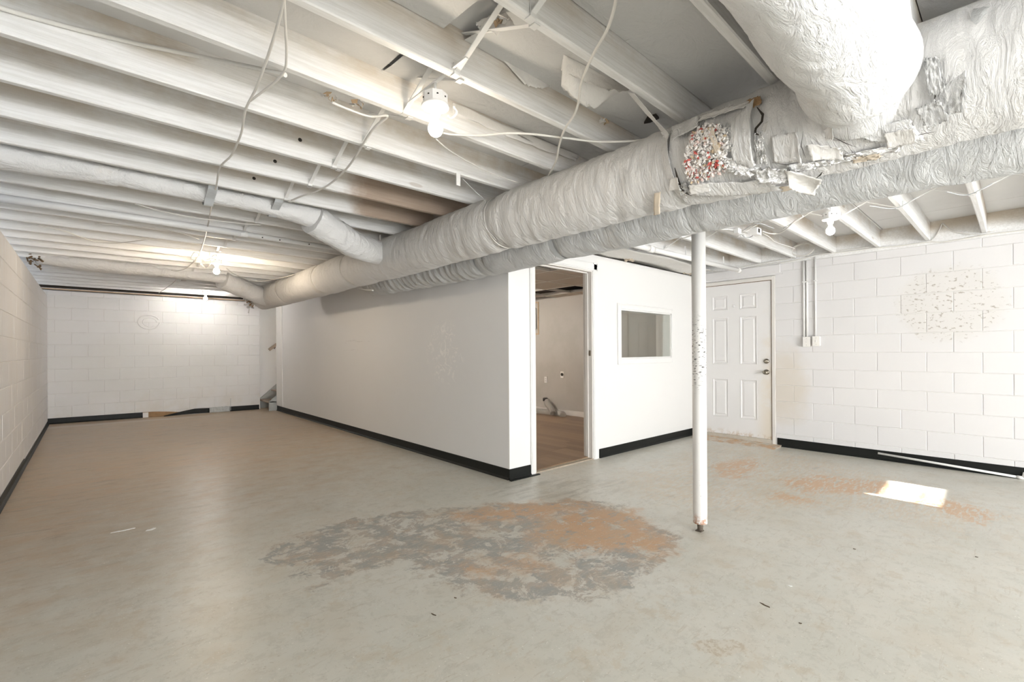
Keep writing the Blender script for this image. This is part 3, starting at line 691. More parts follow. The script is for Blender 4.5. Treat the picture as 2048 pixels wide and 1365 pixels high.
# ------------------------------------------------------------------ exterior door (door_1)
DY0, DY1, Z0, Z1 = 2.109, 3.02, H-1.145, H+.872
xf = XR+.004
pan = [(2.278, 2.498, .53, .735), (2.645, 2.865, .53, .735), (2.278, 2.498, -.203, .437), (2.645, 2.865, -.203, .437), (2.278, 2.498, -.918, -.392), (2.645, 2.865, -.918, -.392)]
slab = MB().box(xf+.010, xf+.045, DY0, DY1, Z0, Z1)
ys = sorted({DY0, DY1, *[p[0] for p in pan], *[p[1] for p in pan]}); zs = sorted({Z0, Z1, *[H+p[2] for p in pan], *[H+p[3] for p in pan]})
for i in range(len(ys)-1):
    for j in range(len(zs)-1):
        cy, cz = (ys[i]+ys[i+1])/2, (zs[j]+zs[j+1])/2-H
        if not any(p[0] < cy < p[1] and p[2] < cz < p[3] for p in pan): slab.box(xf, xf+.0101, ys[i], ys[i+1], zs[j], zs[j+1])
door1 = slab.build('door_1', M['door'], **ST(label='white six-panel exterior door with rust stains near the bottom'))
for (a, b, c, d) in pan:                      # bevelled moulding ring and raised field
    c += H; d += H; v = []; f = []
    prof = [(0, xf-.001), (.010, xf-.004), (.020, xf+.008), (.034, xf+.009), (.050, xf+.001)]
    for o_, x_ in prof: v += [(x_, a+o_, c+o_), (x_, b-o_, c+o_), (x_, b-o_, d-o_), (x_, a+o_, d-o_)]
    for i in range(len(prof)-1):
        for k in range(4): f.append((i*4+k, i*4+(k+1) % 4, (i+1)*4+(k+1) % 4, (i+1)*4+k))
    f.append(tuple(range(len(prof)*4-4, len(prof)*4)))
    MB().add(v, [q[::-1] for q in f]).build('panel', M['door'], door1)
kn = MB().lathe((xf, 2.172, H-.292), [(.034, 0), (.034, -.006), (.012, -.010), (.011, -.028), (.020, -.034), (.029, -.046), (.028, -.058), (.018, -.066), (.002, -.067)], 24, 'X'); kn.build('door_knob', M['knob'], door1, label='dull round door knob')
MB().lathe((xf, 2.172, H-.152), [(.032, 0), (.031, -.014), (.018, -.017), (.016, -.019), (.001, -.019)], 24, 'X').box(xf-.026, xf-.017, 2.167, 2.177, H-.165, H-.139, .002).build('deadbolt', M['knob'], door1)
MB().lathe((xf, 2.573, H+.583), [(.020, 0), (.018, -.006), (.010, -.007), (.001, -.004)], 20, 'X').build('peephole', M['door'], door1)
fr = MB().box(XR-.012, XR+.12, 2.066, 2.105, fz(6.4), H+.925, .003).box(XR-.012, XR+.12, 3.026, 3.064, fz(6.4), H+.925, .003).box(XR-.012, XR+.12, 2.105, 3.026, H+.878, H+.925, .003)
fr.build('door_frame', M['grey'] if False else M['trim_in'], door1)
MB().box(XR-.004, XR+.02, 2.1045, 2.113, fz(6.4), H+.876).box(XR-.004, XR+.02, 2.1, 3.03, H+.871, H+.8785).build('weatherstrip', M['rust'], door1)
MB().box(XR-.006, XR+.10, 2.105, 3.026, fz(6.4)-.002, H-1.147, .004).build('door_sill', M['concrete_lip'], door1)
MB().box(XR-.024, XR-.001, 2.0, 3.15, H+.955, H+1.062, .006).box(XR-.012, XR-.001, 1.98, 3.15, H+.935, H+.957).build('lintel', M['block_r'], wall_right)
lp = MB(); lp.add([(6.10, 2.0, fz(6.1)+.0005), (6.10, 3.05, fz(6.1)+.0005), (6.37, 3.1, fz(6.4)+.028), (6.37, 2.0, fz(6.4)+.02)], [(0, 3, 2, 1)]).add([(6.10, 2.0, fz(6.1)), (6.37, 2.0, fz(6.4)+.02), (6.37, 2.0, fz(6.4)-.01)], [(0, 2, 1)])
lp.build('floor_ramp', M['floor'], floor)

# ------------------------------------------------------------------ inner room seen through the doorway
def planks():
    rr = random.Random(2); W = .125; L = 1.2; x = XP+.11; i = 0
    root = MB().box(XP+.11, XR, YD+.045, YE, -.02, .004).build('floor_inner', M['threshold'], **ST(label='brown wood plank floor of the inner room'))
    while x < XR-.02:
        y = YD+.05 - rr.random()*L
        while y < 6.9:
            a, b = max(y, YD+.05), min(y+L, 7.2)
            if b-a > .05: MB().box(x+.001, min(x+W, XR)-.001, a+.001, b-.001, .004, .0125).build('plank', M['plank'], root)
            y += L
        x += W
planks()
MB().box(XR-.018, XR-.003, YD+.12, 10.2, .012, .105, .004).build('baseboard_inner', M['trim_in'], **ST(label='pale wooden baseboard of the inner room'))
pl = MB().box(XR-.11, XR-.003, YD+.115, 3.66, .012, H+.95); pl.build('boxed_chase', M['wall_w'], wall_right, label='lighter boxed-out strip seen through the window')
dc = empty('ceiling_inner', (4.6, 6, H+.985), **ST(label='sagging drop ceiling of the inner room with missing tiles'))
gx = [XP+.13+.61*i for i in range(6)]; gy = [YD+.13+.61*i for i in range(7)]
for x in gx: MB().box(x-.012, x+.012, YD+.12, 7.1, H+.975, H+.979).box(x-.002, x+.002, YD+.12, 7.1, H+.979, H+1.01).build('tee_bar', M['tbar'], dc)
for y in gy[1:]: MB().box(XP+.12, XR-.01, y-.012, y+.012, H+.9745, H+.9785).box(XP+.12, XR-.01, y-.002, y+.002, H+.979, H+1.01).build('tee_bar', M['tbar'], dc)
miss = {(1, 0), (3, 3), (2, 3), (4, 3), (4, 2), (3, 4), (1, 3), (5, 4), (2, 5)}
for i in range(6):
    for j in range(6):
        if (i, j) in miss: continue
        x0, x1 = gx[i]+.006, min(gx[i]+.604, XR-.01)
        MB().box(x0, x1, gy[j]+.006, gy[j]+.604, H+.9795, H+.992).build('tile', M['tile'], dc)
MB().box(XP+.12, XR-.02, YD+.9, 8.0, H+1.085, H+1.10).build('cavity_shade_sheet', M['dark'], dc)  # near-black sheet paints the unlit space above the missing tiles

def outlet(name, px, label, dryer=False):
    p = on('X', XR-.003, *px); x = p.x
    o = MB().box(x-.007, x, p.y-.036, p.y+.036, p.z-.058, p.z+.058, .003).build(name, M['plate'], label=label, category='outlet')
    if dryer: MB().lathe((x-.007, p.y, p.z+.006), [(.030, 0), (.030, -.002), (.002, -.002)], 20, 'X').build('socket', M['dot'], o)
    else:
        for dz in (-.02, .02): MB().box(x-.0085, x-.0065, p.y-.015, p.y+.015, p.z+dz-.012, p.z+dz+.012, .0008).build('socket', M['trim_in'], o)
        for dz in (-.02, .02): MB().box(x-.0095, x-.0084, p.y-.007, p.y-.004, p.z+dz-.005, p.z+dz+.005).box(x-.0095, x-.0084, p.y+.004, p.y+.007, p.z+dz-.005, p.z+dz+.005).build('slot', M['dot'], o)
outlet('wall_outlet', (1092, 760), 'small duplex outlet on the grey inner room wall')
outlet('dryer_outlet', (1124.5, 750), 'dryer outlet with a round black socket on the inner wall', True)
# breaker panel opening on the inner wall
e = empty('breaker_panel', (XR-.02, 6.3, H+.35), label='breaker panel box in a pale wood surround on the inner wall', category='panel')
MB().box(XR-.012, XR-.003, 6.20, 6.225, H+.31, H+.94).box(XR-.012, XR-.003, 6.60, 6.625, H+.31, H+.94).box(XR-.012, XR-.003, 6.225, 6.6, H+.915, H+.94).box(XR-.012, XR-.003, 6.225, 6.6, H+.31, H+.335).build('wood_surround', M['wood'], e)
MB().box(XR-.075, XR-.003, 6.27, 6.56, H+.42, H+.82, .004).build('panel_box', M['steel'], e)
MB().box(XR-.078, XR-.074, 6.285, 6.40, H+.56, H+.78).build('warning_label', M['orange'], e)
e = empty('inner_fill_light', (4.2, 6.75, H+.87), label='unseen fill light added inside the inner room', category='light')  # unseen glowing drum added to brighten the inner room
MB().lathe((4.2, 6.75, H+.93), [(.001, -.06), (.05, -.05), (.075, -.02), (.08, .0), (.08, .056)], 20).build('fill_light_body', emis('fill_light_glow', (1, .90, .80), 200), e)
# foil dryer hose
hp = [on('X', XR-.22, 1055, 833), on('X', XR-.15, 1085, 826), on('X', XR-.14, 1110, 828), on('X', XR-.16, 1124, 829)]
hp = [Vector((p.x, p.y, fz(6.2)+.075)) for p in hp]
end = hp[-1]+Vector((-.10, -.02, 0)); loop = [hp[0]+Vector((-.02, .5, 0))]+hp+[end+Vector((.04, -.05, 0))]
up = [hp[1]+Vector((-.02, -.22, .02)), hp[1]+Vector((.03, -.10, .12)), on('X', XR-.12, 1100, 806), on('X', XR-.16, 1094, 804)]
path = smooth_path(hp[::1], 14)
ribs = lambda d, a, i: .004*math.sin(d*260)
hose = empty('dryer_hose', (6.2, 6.0, .02), label='crumpled foil dryer hose lying at the foot of the inner wall', category='hose')
MB().tube(smooth_path(loop, 22), .056, 14, disp=lambda d, a, i: .0045*(1 if i % 2 else -1)).build('hose_coil', M['hose'], hose)
q0 = on('X', XR-.26, 1106, 829); q0.z = fz(6.2)+.10
upp = smooth_path([q0, on('X', XR-.22, 1102, 818), on('X', XR-.17, 1095, 808), on('X', XR-.10, 1093, 801)], 12)
MB().tube(upp, .052, 14, disp=lambda d, a, i: .0045*(1 if i % 2 else -1)).build('hose_end', M['hose'], hose)
ee = upp[-1]; MB().lathe((ee.x-.03, ee.y, ee.z-.01), [(.048, 0), (.048, .05), (.03, .06)], 14, 'Z').build('hose_mouth', M['dot'], hose)

# ------------------------------------------------------------------ stairs
st = empty('staircase', (2.9, 10.5, fz(2.8)), label='grey painted wooden staircase rising to the right at the far end', category='stairs')
sx, sy0, sy1, rise, run = 2.69, 10.22, 10.93, .192, .235
for s_, yy in ((0, sy0), (1, sy1-.035)):
    P = [(sx, yy, fz(2.8)), (sx, yy, fz(2.8)+.19), (sx+3.2, yy, fz(2.8)+.19+3.2*rise/run), (sx+3.2, yy, fz(2.8)+3.2*rise/run-.12), (sx+.17, yy, fz(2.8))]
    if s_ == 1: P = [(sx-.02, yy, fz(2.8)), (sx-.02, yy, fz(2.8)+.19), (sx+.02, yy, fz(2.8)+.22), (sx+3.2, yy, fz(2.8)+.46+3.18*rise/run), (sx+3.2, yy, fz(2.8)+3.2*rise/run-.12), (sx+.17, yy, fz(2.8))]
    MB().prism(P, (0, .035, 0)).build('stringer', M['grey'], st)
for k in range(9):
    z = fz(2.8)+rise*(k+1); MB().box(sx-.02+k*run, sx+.25+k*run, sy0+.0 if k == 0 else sy0+.036, sy1-.036, z-.03, z, .004).build('tread', M['tread'], st)
hr = empty('stair_handrail', (2.9, 10.85, H+.06), label='sloping wooden handrail on the stairwell wall above the stairs', category='handrail')
p = Vector((2.87, 10.88, H+.055)); q = p+Vector((1.6, 0, 1.6*rise/run)); MB().bar(p, q, .04, .055).build('rail', M['tread'], hr)
MB().bar(p+Vector((.12, .0, .06)), p+Vector((.12, .07, .03)), .02, .02).build('bracket', M['iron'], hr)

# ------------------------------------------------------------------ ducts
def wrap_disp(seed, amp, rings=None, twist=1.5, sag=.0):
    def f(d, a, i):
        v = 0
        n1 = N3(d*2.2+math.cos(a)*.9, math.sin(a)*1.2, seed)*1.5
        v += amp*1.6*n1*.5
        w_ = N3(d*15+math.cos(a+.8)*twist, math.sin(a+.8)*1.7, seed+3); v += amp*(.55-abs(w_)*1.9)
        w_ = N3(d*34+math.cos(a)*1.5, math.sin(a)*4, seed+6); v += amp*.35*w_
        if rings:
            for r0, wd_, dp in rings: v -= dp*math.exp(-((d-r0)/wd_)**2)
        return v
    return f
def duct_along_y(cx, cz, r, y0, y1, step, seg, disp, name, mat, parent, caps=True):
    n = int((y1-y0)/step); pts = [(cx+.012*N3(0, (y0+(y1-y0)*i/n)*.8, cx), y0+(y1-y0)*i/n, H+cz) for i in range(n+1)]
    return MB().tube(pts, r, seg, caps, disp).build(name, M[mat], parent)
MY0 = YR+.02; CX, CZ, R = 2.19, .915, .192
strapY = [2.47, 4.95, 5.83, 7.3]
main = empty('main_duct', (CX, 3, H+CZ-R), label='large white-wrapped main duct hung under the joists, torn open near the middle', category='duct')
duct_along_y(CX, CZ, R, MY0, 8.55, .018, 64, wrap_disp(1.3, .008, [(y-MY0, .05, .018) for y in strapY]+[(1.09-MY0, .02, .014)]), 'wrap', 'wrap', main)
for y in strapY:
    pts = [(CX+(R-.009)*math.cos(a), y+.02*math.sin(a), H+CZ+(R-.009)*math.sin(a)) for a in np.linspace(0, 2*PI, 40)]
    MB().tube(pts, .0035, 6, False).build('tie_wire', M['cable'], main)
MB().tube([(CX, y, H+CZ) for y in (8.55, 8.62, 8.70)], [R*.94, R*.80, R*.55], 40, True, lambda d, a, i: .02*N3(math.cos(a)*3, math.sin(a)*3, d*9)).build('crumpled_end', M['wrap2'], main)
# sheets lying on the duct skin
def cpt(Y, ang, rr): return Vector((CX+rr*math.cos(ang), Y, H+CZ+rr*math.sin(ang)))
def skin_sheet(px, mat, name, lift=.008, curl=(0, 0), jag=.3, seed=0, nu=14, nv=10, wrinkle=.003, th=.001, kind=None):
    C = [cylhit(*p, CX, CZ, R) for p in px]                 # four corners as (Y, angle)
    C = [(y, a if a < 0 else a-2*PI) for y, a in C]
    def fn(u, v):
        y = lerp(lerp(C[0][0], C[1][0], u), lerp(C[3][0], C[2][0], u), v); a = lerp(lerp(C[0][1], C[1][1], u), lerp(C[3][1], C[2][1], u), v)
        W = abs(C[0][0]-C[1][0])+abs(C[0][0]-C[3][0])
        edge = (u < .01)+(u > .99)+(v < .01)+(v > .99)
        if edge: y += jag*W*.35*N3(u*7, v*7, seed+9); a += jag*.12*N3(u*7+5, v*7, seed+2)
        l = lift + curl[0]*u**3 + curl[1]*v**3 + wrinkle*N3(u*8, v*8, seed)
        return cpt(y, a, R+.004+l)
    o = MB().grid(fn, nu, nv, th).build(name, M[mat], main)
    if kind: o['kind'] = kind
    return o
# second layer of wrap over the near half with a hem at the wide strap
duct2 = MB(); n = 210
pts = [(CX, 1.09-(1.09-MY0)*i/n, H+CZ) for i in range(n+1)]
D2 = wrap_disp(5.7, .007, None, 2.5)
duct2.tube(pts, [R+.004+.012*min(1, i/6) for i in range(n+1)], 64, False, D2)
duct2.build('outer_wrap', M['wrap'], main)
R2 = R; R = R+.014
# torn opening: fibre chips, foil, cracked skin, paper flaps
fib = random.Random(11); chips = {k: MB() for k in ('fluff_w', 'fluff_p', 'fluff_r', 'fluff_t')}
def inpoly(x, y, P):
    c = False
    for i in range(len(P)):
        x1, y1 = P[i]; x2, y2 = P[i-1]
        if (y1 > y) != (y2 > y) and x < (x2-x1)*(y-y1)/(y2-y1)+x1: c = not c
    return c
POLY = [(1376, 300), (1396, 262), (1430, 250), (1462, 262), (1462, 300), (1450, 318), (1466, 330), (1440, 345), (1400, 362), (1382, 360), (1372, 335)]
skin_sheet([(1384, 272), (1455, 262), (1452, 335), (1386, 352)], 'fluff_w', 'torn_layer', lift=.004, jag=.5, seed=3, wrinkle=.006)
cnt = 0
while cnt < 900:
    x, y = fib.uniform(1368, 1470), fib.uniform(248, 364)
    if not inpoly(x, y, POLY): continue
    cnt += 1; Y, a = cylhit(x, y, CX, CZ, R); c = cpt(Y, a, R+.012+fib.uniform(0, .014)); s = fib.uniform(.005, .014)
    t1 = Vector((fib.uniform(-1, 1), fib.uniform(-1, 1), fib.uniform(-1, 1))).normalized()*s; t2 = t1.cross(Vector((fib.uniform(-1, 1), fib.uniform(-1, 1), fib.uniform(-1, 1)))).normalized()*s*.7
    red = fib.random() < (.14 if y > 318 else .03)
    k = 'fluff_r' if red else ('fluff_w' if fib.random() < .62 else fib.choice(['fluff_p', 'fluff_t', 'fluff_w', 'fluff_w']))
    nn = t1.cross(t2).normalized()*s*.5
    chips[k].add([c-t1, c+t1, c+t2, c-t2, c+nn, c-nn], [(0, 3, 4), (3, 1, 4), (1, 2, 4), (2, 0, 4), (3, 0, 5), (1, 3, 5), (2, 1, 5), (0, 2, 5)])
for k, nm in (('fluff_w', 'white_fibre'), ('fluff_p', 'pink_fibre'), ('fluff_r', 'red_fibre'), ('fluff_t', 'tan_fibre')): chips[k].build(nm, M[k], main, kind='stuff')
skin_sheet([(1448, 312), (1512, 318), (1506, 346), (1462, 336)], 'foil', 'foil_patch', .018, (.0, .012), .5, 21, wrinkle=.012)
skin_sheet([(1510, 262), (1528, 268), (1538, 325), (1516, 325)], 'foil', 'foil_patch', .006, (0, 0), .5, 24, wrinkle=.014)
skin_sheet([(1505, 330), (1575, 332), (1580, 350), (1520, 352)], 'foil', 'foil_patch', .014, (.0, .02), .5, 27, wrinkle=.016)
skin_sheet([(1360, 368), (1372, 362), (1384, 385), (1362, 388)], 'foil', 'foil_patch', .006, (0, 0), .4, 28, wrinkle=.012)
skin_sheet([(1575, 328), (1700, 310), (1702, 318), (1580, 344)], 'foil', 'foil_patch', .004, (0, 0), .3, 31, wrinkle=.010)
skin_sheet([(1690, 306), (1800, 285), (1800, 300), (1692, 318)], 'foil', 'foil_patch', .003, (0, 0), .3, 33, wrinkle=.010)
skin_sheet([(1572, 330), (1645, 340), (1625, 362), (1580, 352)], 'tornpaper', 'torn_flap', .022, (.02, .03), .4, 35)
skin_sheet([(1466, 250), (1512, 205), (1512, 330), (1470, 320)], 'wrap', 'torn_flap', .018, (.0, .004), .25, 37, wrinkle=.006)
skin_sheet([(1385, 362), (1550, 352), (1560, 372), (1382, 385)], 'wrap', 'torn_flap', .014, (.0, .0), .2, 39, wrinkle=.005)
skin_sheet([(1532, 250), (1545, 246), (1540, 268), (1528, 262)], 'tornpaper', 'torn_flap', .02, (.02, .01), .4, 41)
skin_sheet([(1560, 366), (1610, 360), (1600, 378), (1565, 376)], 'kraft', 'kraft_scrap', .012, (0, .01), .5, 43)
skin_sheet([(1310, 385), (1323, 382), (1320, 425), (1308, 428)], 'kraft', 'tape_strip', .004, (0, 0), .1, 44, 4, 10)
skin_sheet([(1345, 355), (1362, 350), (1366, 372), (1340, 378)], 'tornpaper', 'torn_flap', .016, (.02, .0), .4, 46)
skin_sheet([(1650, 258), (1668, 248), (1672, 268), (1655, 275)], 'tornpaper', 'torn_flap', .01, (.02, .02), .4, 48)
skin_sheet([(1700, 262), (1820, 235), (1850, 275), (1745, 280)], 'wrap3', 'tape_wrap', .008, (0, 0), .25, 50, wrinkle=.006)
skin_sheet([(1830, 215), (1880, 195), (1900, 225), (1855, 245)], 'wrap3', 'torn_flap', .014, (.01, .02), .35, 52, wrinkle=.008)
skin_sheet([(1850, 120), (1880, 118), (1895, 190), (1858, 190)], 'wrap3', 'torn_flap', .012, (.0, .0), .3, 54, wrinkle=.012)
skin_sheet([(1345, 258), (1400, 238), (1402, 262), (1352, 285)], 'wrap', 'torn_flap', .010, (.006, .016), .3, 61, wrinkle=.006)
skin_sheet([(1402, 236), (1500, 208), (1496, 222), (1405, 252)], 'tornpaper', 'torn_flap', .008, (.0, .02), .35, 63, wrinkle=.008)
skin_sheet([(1496, 204), (1522, 196), (1526, 210), (1500, 222)], 'brown', 'torn_layer', .006, (0, 0), .4, 65)
skin_sheet([(1545, 272), (1600, 262), (1606, 316), (1550, 322)], 'wrap', 'torn_flap', .010, (.014, .004), .3, 67, wrinkle=.005)
skin_sheet([(1612, 285), (1680, 290), (1690, 306), (1625, 312)], 'tornpaper', 'torn_flap', .008, (.006, .016), .35, 69)
skin_sheet([(1420, 262), (1432, 258), (1446, 300), (1436, 306)], 'kraft', 'kraft_scrap', .022, (0, .004), .3, 71, 6, 12)
skin_sheet([(1448, 262), (1466, 256), (1470, 300), (1454, 305)], 'foil', 'foil_patch', .016, (.0, .006), .4, 73, wrinkle=.012)
skin_sheet([(1380, 366), (1420, 360), (1424, 372), (1384, 380)], 'tornpaper', 'torn_flap', .02, (0, .01), .3, 75)
skin_sheet([(1590, 362), (1640, 352), (1642, 366), (1596, 380)], 'kraft', 'kraft_scrap', .012, (0, .012), .5, 77)
skin_sheet([(1705, 312), (1760, 302), (1762, 312), (1708, 322)], 'kraft', 'kraft_scrap', .005, (0, 0), .5, 79, wrinkle=.008)
skin_sheet([(1770, 262), (1830, 248), (1836, 268), (1776, 284)], 'tornpaper', 'torn_flap', .014, (.01, .016), .35, 81)
skin_sheet([(1880, 178), (1935, 140), (1925, 215), (1880, 232)], 'wrap3', 'torn_flap', .012, (.016, .0), .3, 83, wrinkle=.012)
# dark splits in the skin
crk = MB()
def crack(px, wd0):
    crk = MB()
    P = [cylhit(*p, CX, CZ, R) for p in px]; P = [(y, a if a < 0 else a-2*PI) for y, a in P]; P = [cpt(y, a, R+.0125) for y, a in P]
    n = len(P); L_, R_ = [], []
    for i in range(n):
        d = (P[min(i+1, n-1)]-P[max(i-1, 0)]).normalized(); o_ = d.cross((P[i]-Vector((CX, P[i].y, H+CZ))).normalized())*wd0*(.25 if i in (0, n-1) else 1)
        L_.append(P[i]-o_); R_.append(P[i]+o_)
    crk.add(L_+R_, [(i, i+1, n+i+1, n+i) for i in range(n-1)]); crk.build('split', M['dark'], main)
crack([(1516, 218), (1528, 232), (1526, 245), (1514, 258), (1512, 268), (1520, 270)], .005)
crack([(1352, 335), (1358, 358), (1366, 378), (1384, 388)], .006)
crack([(1500, 371), (1530, 366), (1550, 363)], .0025)
crack([(1692, 260), (1710, 264), (1732, 260)], .004); crack([(1716, 252), (1740, 252), (1748, 254)], .004)
crack([(1660, 268), (1690, 282), (1712, 290)], .0015); crack([(1558, 282), (1562, 295), (1568, 305)], .002)
crack([(1418, 322), (1428, 318), (1436, 324), (1426, 332)], .007)
# small foil scraps hooked on the far end
crack([(1545, 322), (1575, 326), (1600, 320)], .0015); crack([(1608, 262), (1604, 290), (1612, 312)], .0014); crack([(1404, 262), (1398, 290), (1402, 312)], .002)
crack([(1630, 352), (1640, 345), (1645, 338)], .004); crack([(1870, 165), (1874, 180), (1870, 196)], .0035); crack([(1820, 270), (1850, 262), (1872, 258)], .0014)
R = R2
fo = MB(); rr_ = random.Random(4); c0 = Vector((2.02, 8.72, H+.855))
for k in range(70):
    c = c0+Vector((rr_.gauss(0, .045), rr_.gauss(0, .05), rr_.gauss(0, .045))); s = rr_.uniform(.015, .04)
    t1 = Vector((rr_.uniform(-1, 1), rr_.uniform(-1, 1), rr_.uniform(-1, 1))).normalized()*s; t2 = t1.cross(Vector((rr_.uniform(-1, 1), 1, rr_.uniform(-1, 1)))).normalized()*s*.7; nn = t1.cross(t2).normalized()*s*.3
    fo.add([c-t1, c+t1, c+t2, c-t2, c+nn, c-nn], [(0, 3, 4), (3, 1, 4), (1, 2, 4), (2, 0, 4), (3, 0, 5), (1, 3, 5), (2, 1, 5), (0, 2, 5)])
fo.tube([c0+Vector((-.02, 0, -.05)), c0+Vector((-.02, 0, -.13)), c0+Vector((-.03, 0, -.19))], [.012, .008, .012], 6)
fo.build('foil_rag', M['hose'], main, kind='stuff')
br = MB()
for k in range(26):
    c = c0+Vector((rr_.gauss(0, .04), rr_.gauss(-.03, .04), rr_.gauss(0, .04))); br.tube([c, c+Vector((rr_.gauss(0, .03), rr_.gauss(0, .03), rr_.gauss(0, .03)))], .009, 5)
br.build('rusty_fibre', M['brown'], main, kind='stuff')

# return duct
ret = empty('return_duct', (2.58, 3, H+.668), label='grey-wrapped flexible return duct running beside the main duct', category='duct')
RC = (2.58, .838, .168)
def retdisp(d, a, i):
    Y = MY0+d
    v = .0035*N3(d*8+math.cos(a), math.sin(a)*2, 4)*2
    if Y > 3.15: v += .013*(.5-abs(math.sin(d*33+1.5*N3(d*3, math.cos(a), math.sin(a)))))*min(1, (Y-3.15)*3) + .01*N3(d*4, math.cos(a)*2, 9)
    else: v += .005*(.5-abs(N3(d*12+math.sin(a)*2, math.cos(a)*2, 2))*2)
    if Y > 4.7: v -= .05*(Y-4.7)**1.4
    for r0 in (1.23, 2.25, 3.15): v -= .012*math.exp(-((Y-r0)/.035)**2)
    return v
n = 520; pts = [(RC[0]+(.02*math.sin(y*2.2)*(y > 3)), y, H+RC[1]-.010*max(0, math.sin((y-2.2)*1.8))) for y in [MY0+(5.35-MY0)*i/n for i in range(n+1)]]
MB().tube(pts, RC[2], 56, True, retdisp).build('flexible_wrap', M['wrap2'], ret)
for y in (2.25, 3.17):
    MB().tube([(RC[0], y-.022, H+RC[1]), (RC[0], y+.022, H+RC[1])], RC[2]+.0015-.006, 56, False).build('clamp_band', M['band'], ret)
MB().tube([(RC[0], 1.20, H+RC[1]), (RC[0], 1.24, H+RC[1])], RC[2]-.004, 56, False).build('clamp_band', M['wrap2'], ret)

# near branch duct dropping onto the main duct
b3 = empty('branch_duct', (1, .37, H+.80), label='thick white branch duct joining the main duct nearest the camera', category='duct')
bp = smooth_path([(-.46, .36, H+.985), (.4, .365, H+.98), (1.2, .37, H+.975), (1.7, .372, H+.965), (1.96, .375, H+.95), (2.08, .375, H+.92)], 40)
MB().tube(bp, [.168+.006*math.sin(i*.13) for i in range(len(bp))], 64, True, wrap_disp(8.1, .0035, None, 3)).build('wrap', M['wrap3'], b3)
MB().tube([(2.06, .02, H+1.0), (2.06, .06, H+.99), (2.09, .1, H+.98)], [.05, .075, .05], 20, True, lambda d, a, i: .012*N3(math.cos(a)*3, math.sin(a)*3, d*20)).build('collar_stub', M['wrap2'], b3)

# small branch in the joist bay, then down to the main duct
b1 = empty('branch_duct', (.7, 3.8, H+.98), label='slim white branch duct strapped below the joists with an elbow to the main duct', category='duct')
Y1 = 3.80
seg1 = smooth_path([(-.49, Y1, H+1.10), (.1, Y1, H+1.115), (.6, Y1, H+1.11), (1.0, Y1-.01, H+1.10), (1.38, Y1, H+1.08)], 30)
MB().tube(seg1, [.078-.012*min(1, i/40)+(.022*max(0, (i-85)/35)) for i in range(len(seg1))], 32, True, wrap_disp(2.2, .0045, [(.65, .012, .012), (1.28, .03, .006)], 2)).build('wrap', M['wrap3'], b1)
e1 = cylhit(752, 512, CX, CZ, R); pe = Vector((2.13, 4.14, H+.935))
seg2 = smooth_path([(1.32, Y1-.005, H+1.06), (1.52, Y1+.06, H+1.0), (1.75, Y1+.16, H+.945), pe], 18)
MB().tube(seg2, [.122-.012*i/len(seg2) for i in range(len(seg2))], 32, True, wrap_disp(3.2, .009, None, 2)).build('elbow', M['wrap3'], b1)
for xx in (.62, 1.03):
    a0 = FARS[21]; pts = [(xx, a0+.004, H+1.20), (xx, a0+.006, H+1.11), (xx, Y1-.064, H+1.06), (xx, Y1, H+1.105-.081), (xx, Y1+.06, H+1.06), (xx, Y1+.083, H+1.11)]
    sp_ = smooth_path(pts, 5); mb = MB()
    for p_, q_ in zip(sp_[:-1], sp_[1:]): mb.bar(p_, q_+(q_-p_)*.1, .055, .003, up=(0, q_.z-p_.z, -(q_.y-p_.y)))
    mb.build('hanger_strap', M['band'], b1)
# far branch
b2 = empty('branch_duct', (.7, 7.7, H+.98), label='far slim wrapped branch duct reaching the end of the main duct', category='duct')
seg = smooth_path([(-.44, 7.72, H+1.13), (.4, 7.71, H+1.10), (1.0, 7.70, H+1.085), (1.46, 7.70, H+1.07)], 24)
MB().tube(seg, [.078+.012*math.sin(i*.09) for i in range(len(seg))], 28, True, wrap_disp(6.2, .006, [(1.15, .02, .02)], 2)).build('wrap', M['wrap'], b2)
seg = smooth_path([(1.42, 7.70, H+1.05), (1.65, 7.80, H+.98), (1.88, 7.95, H+.92), (2.1, 8.1, H+.88)], 14)
MB().tube(seg, .135, 28, True, wrap_disp(7.2, .006, None, 2)).build('elbow', M['wrap'], b2)
hb = MB(); rb_ = random.Random(8)
for k in range(40):
    c = Vector((-.50+rb_.random()*.10, 7.72+rb_.gauss(0, .10), H+1.12+rb_.gauss(0, .045))); hb.tube([c, c+Vector((rb_.gauss(0, .03), rb_.gauss(0, .04), rb_.gauss(0, .03)))], rb_.uniform(.005, .012), 5)
hb.build('ragged_end', M['rust'], b2, kind='stuff')

# hanging straps on the main duct
def ribbon(name, pts, wd_, mat, label, nrm):
    mb = MB(); sp_ = smooth_path(pts, 6)
    for p_, q_ in zip(sp_[:-1], sp_[1:]): mb.bar(p_, q_+(q_-p_)*.05, wd_, .002, up=nrm)
    return mb.build(name, M[mat], label=label, category='strap')
y_, a_ = cylhit(1312, 262, CX, CZ, R); sA = on('Z', 1.112, 1262, 186)
pA = [sA+Vector((0, 0, 0)), sA.lerp(cpt(1.12, math.radians(150), R+.012), .5), cpt(1.12, math.radians(150), R+.012), cpt(1.11, math.radians(175), R+.016), cpt(1.10, math.radians(200), R+.018), cpt(1.09, math.radians(222), R+.018), cpt(1.08, math.radians(245), R+.016)]
ribbon('duct_strap', pA, .045, 'wrap', 'wide pale strap twisting from a joist down round the torn main duct', (-.7, .3, -.2))
sB = on('Z', 1.11, 925, 357)
pB = [sB, sB.lerp(cpt(2.50, math.radians(140), R+.004), .5), cpt(2.50, math.radians(140), R+.004), cpt(2.49, math.radians(170), R+.004), cpt(2.46, math.radians(200), R+.003), cpt(2.42, math.radians(232), R+.004)]
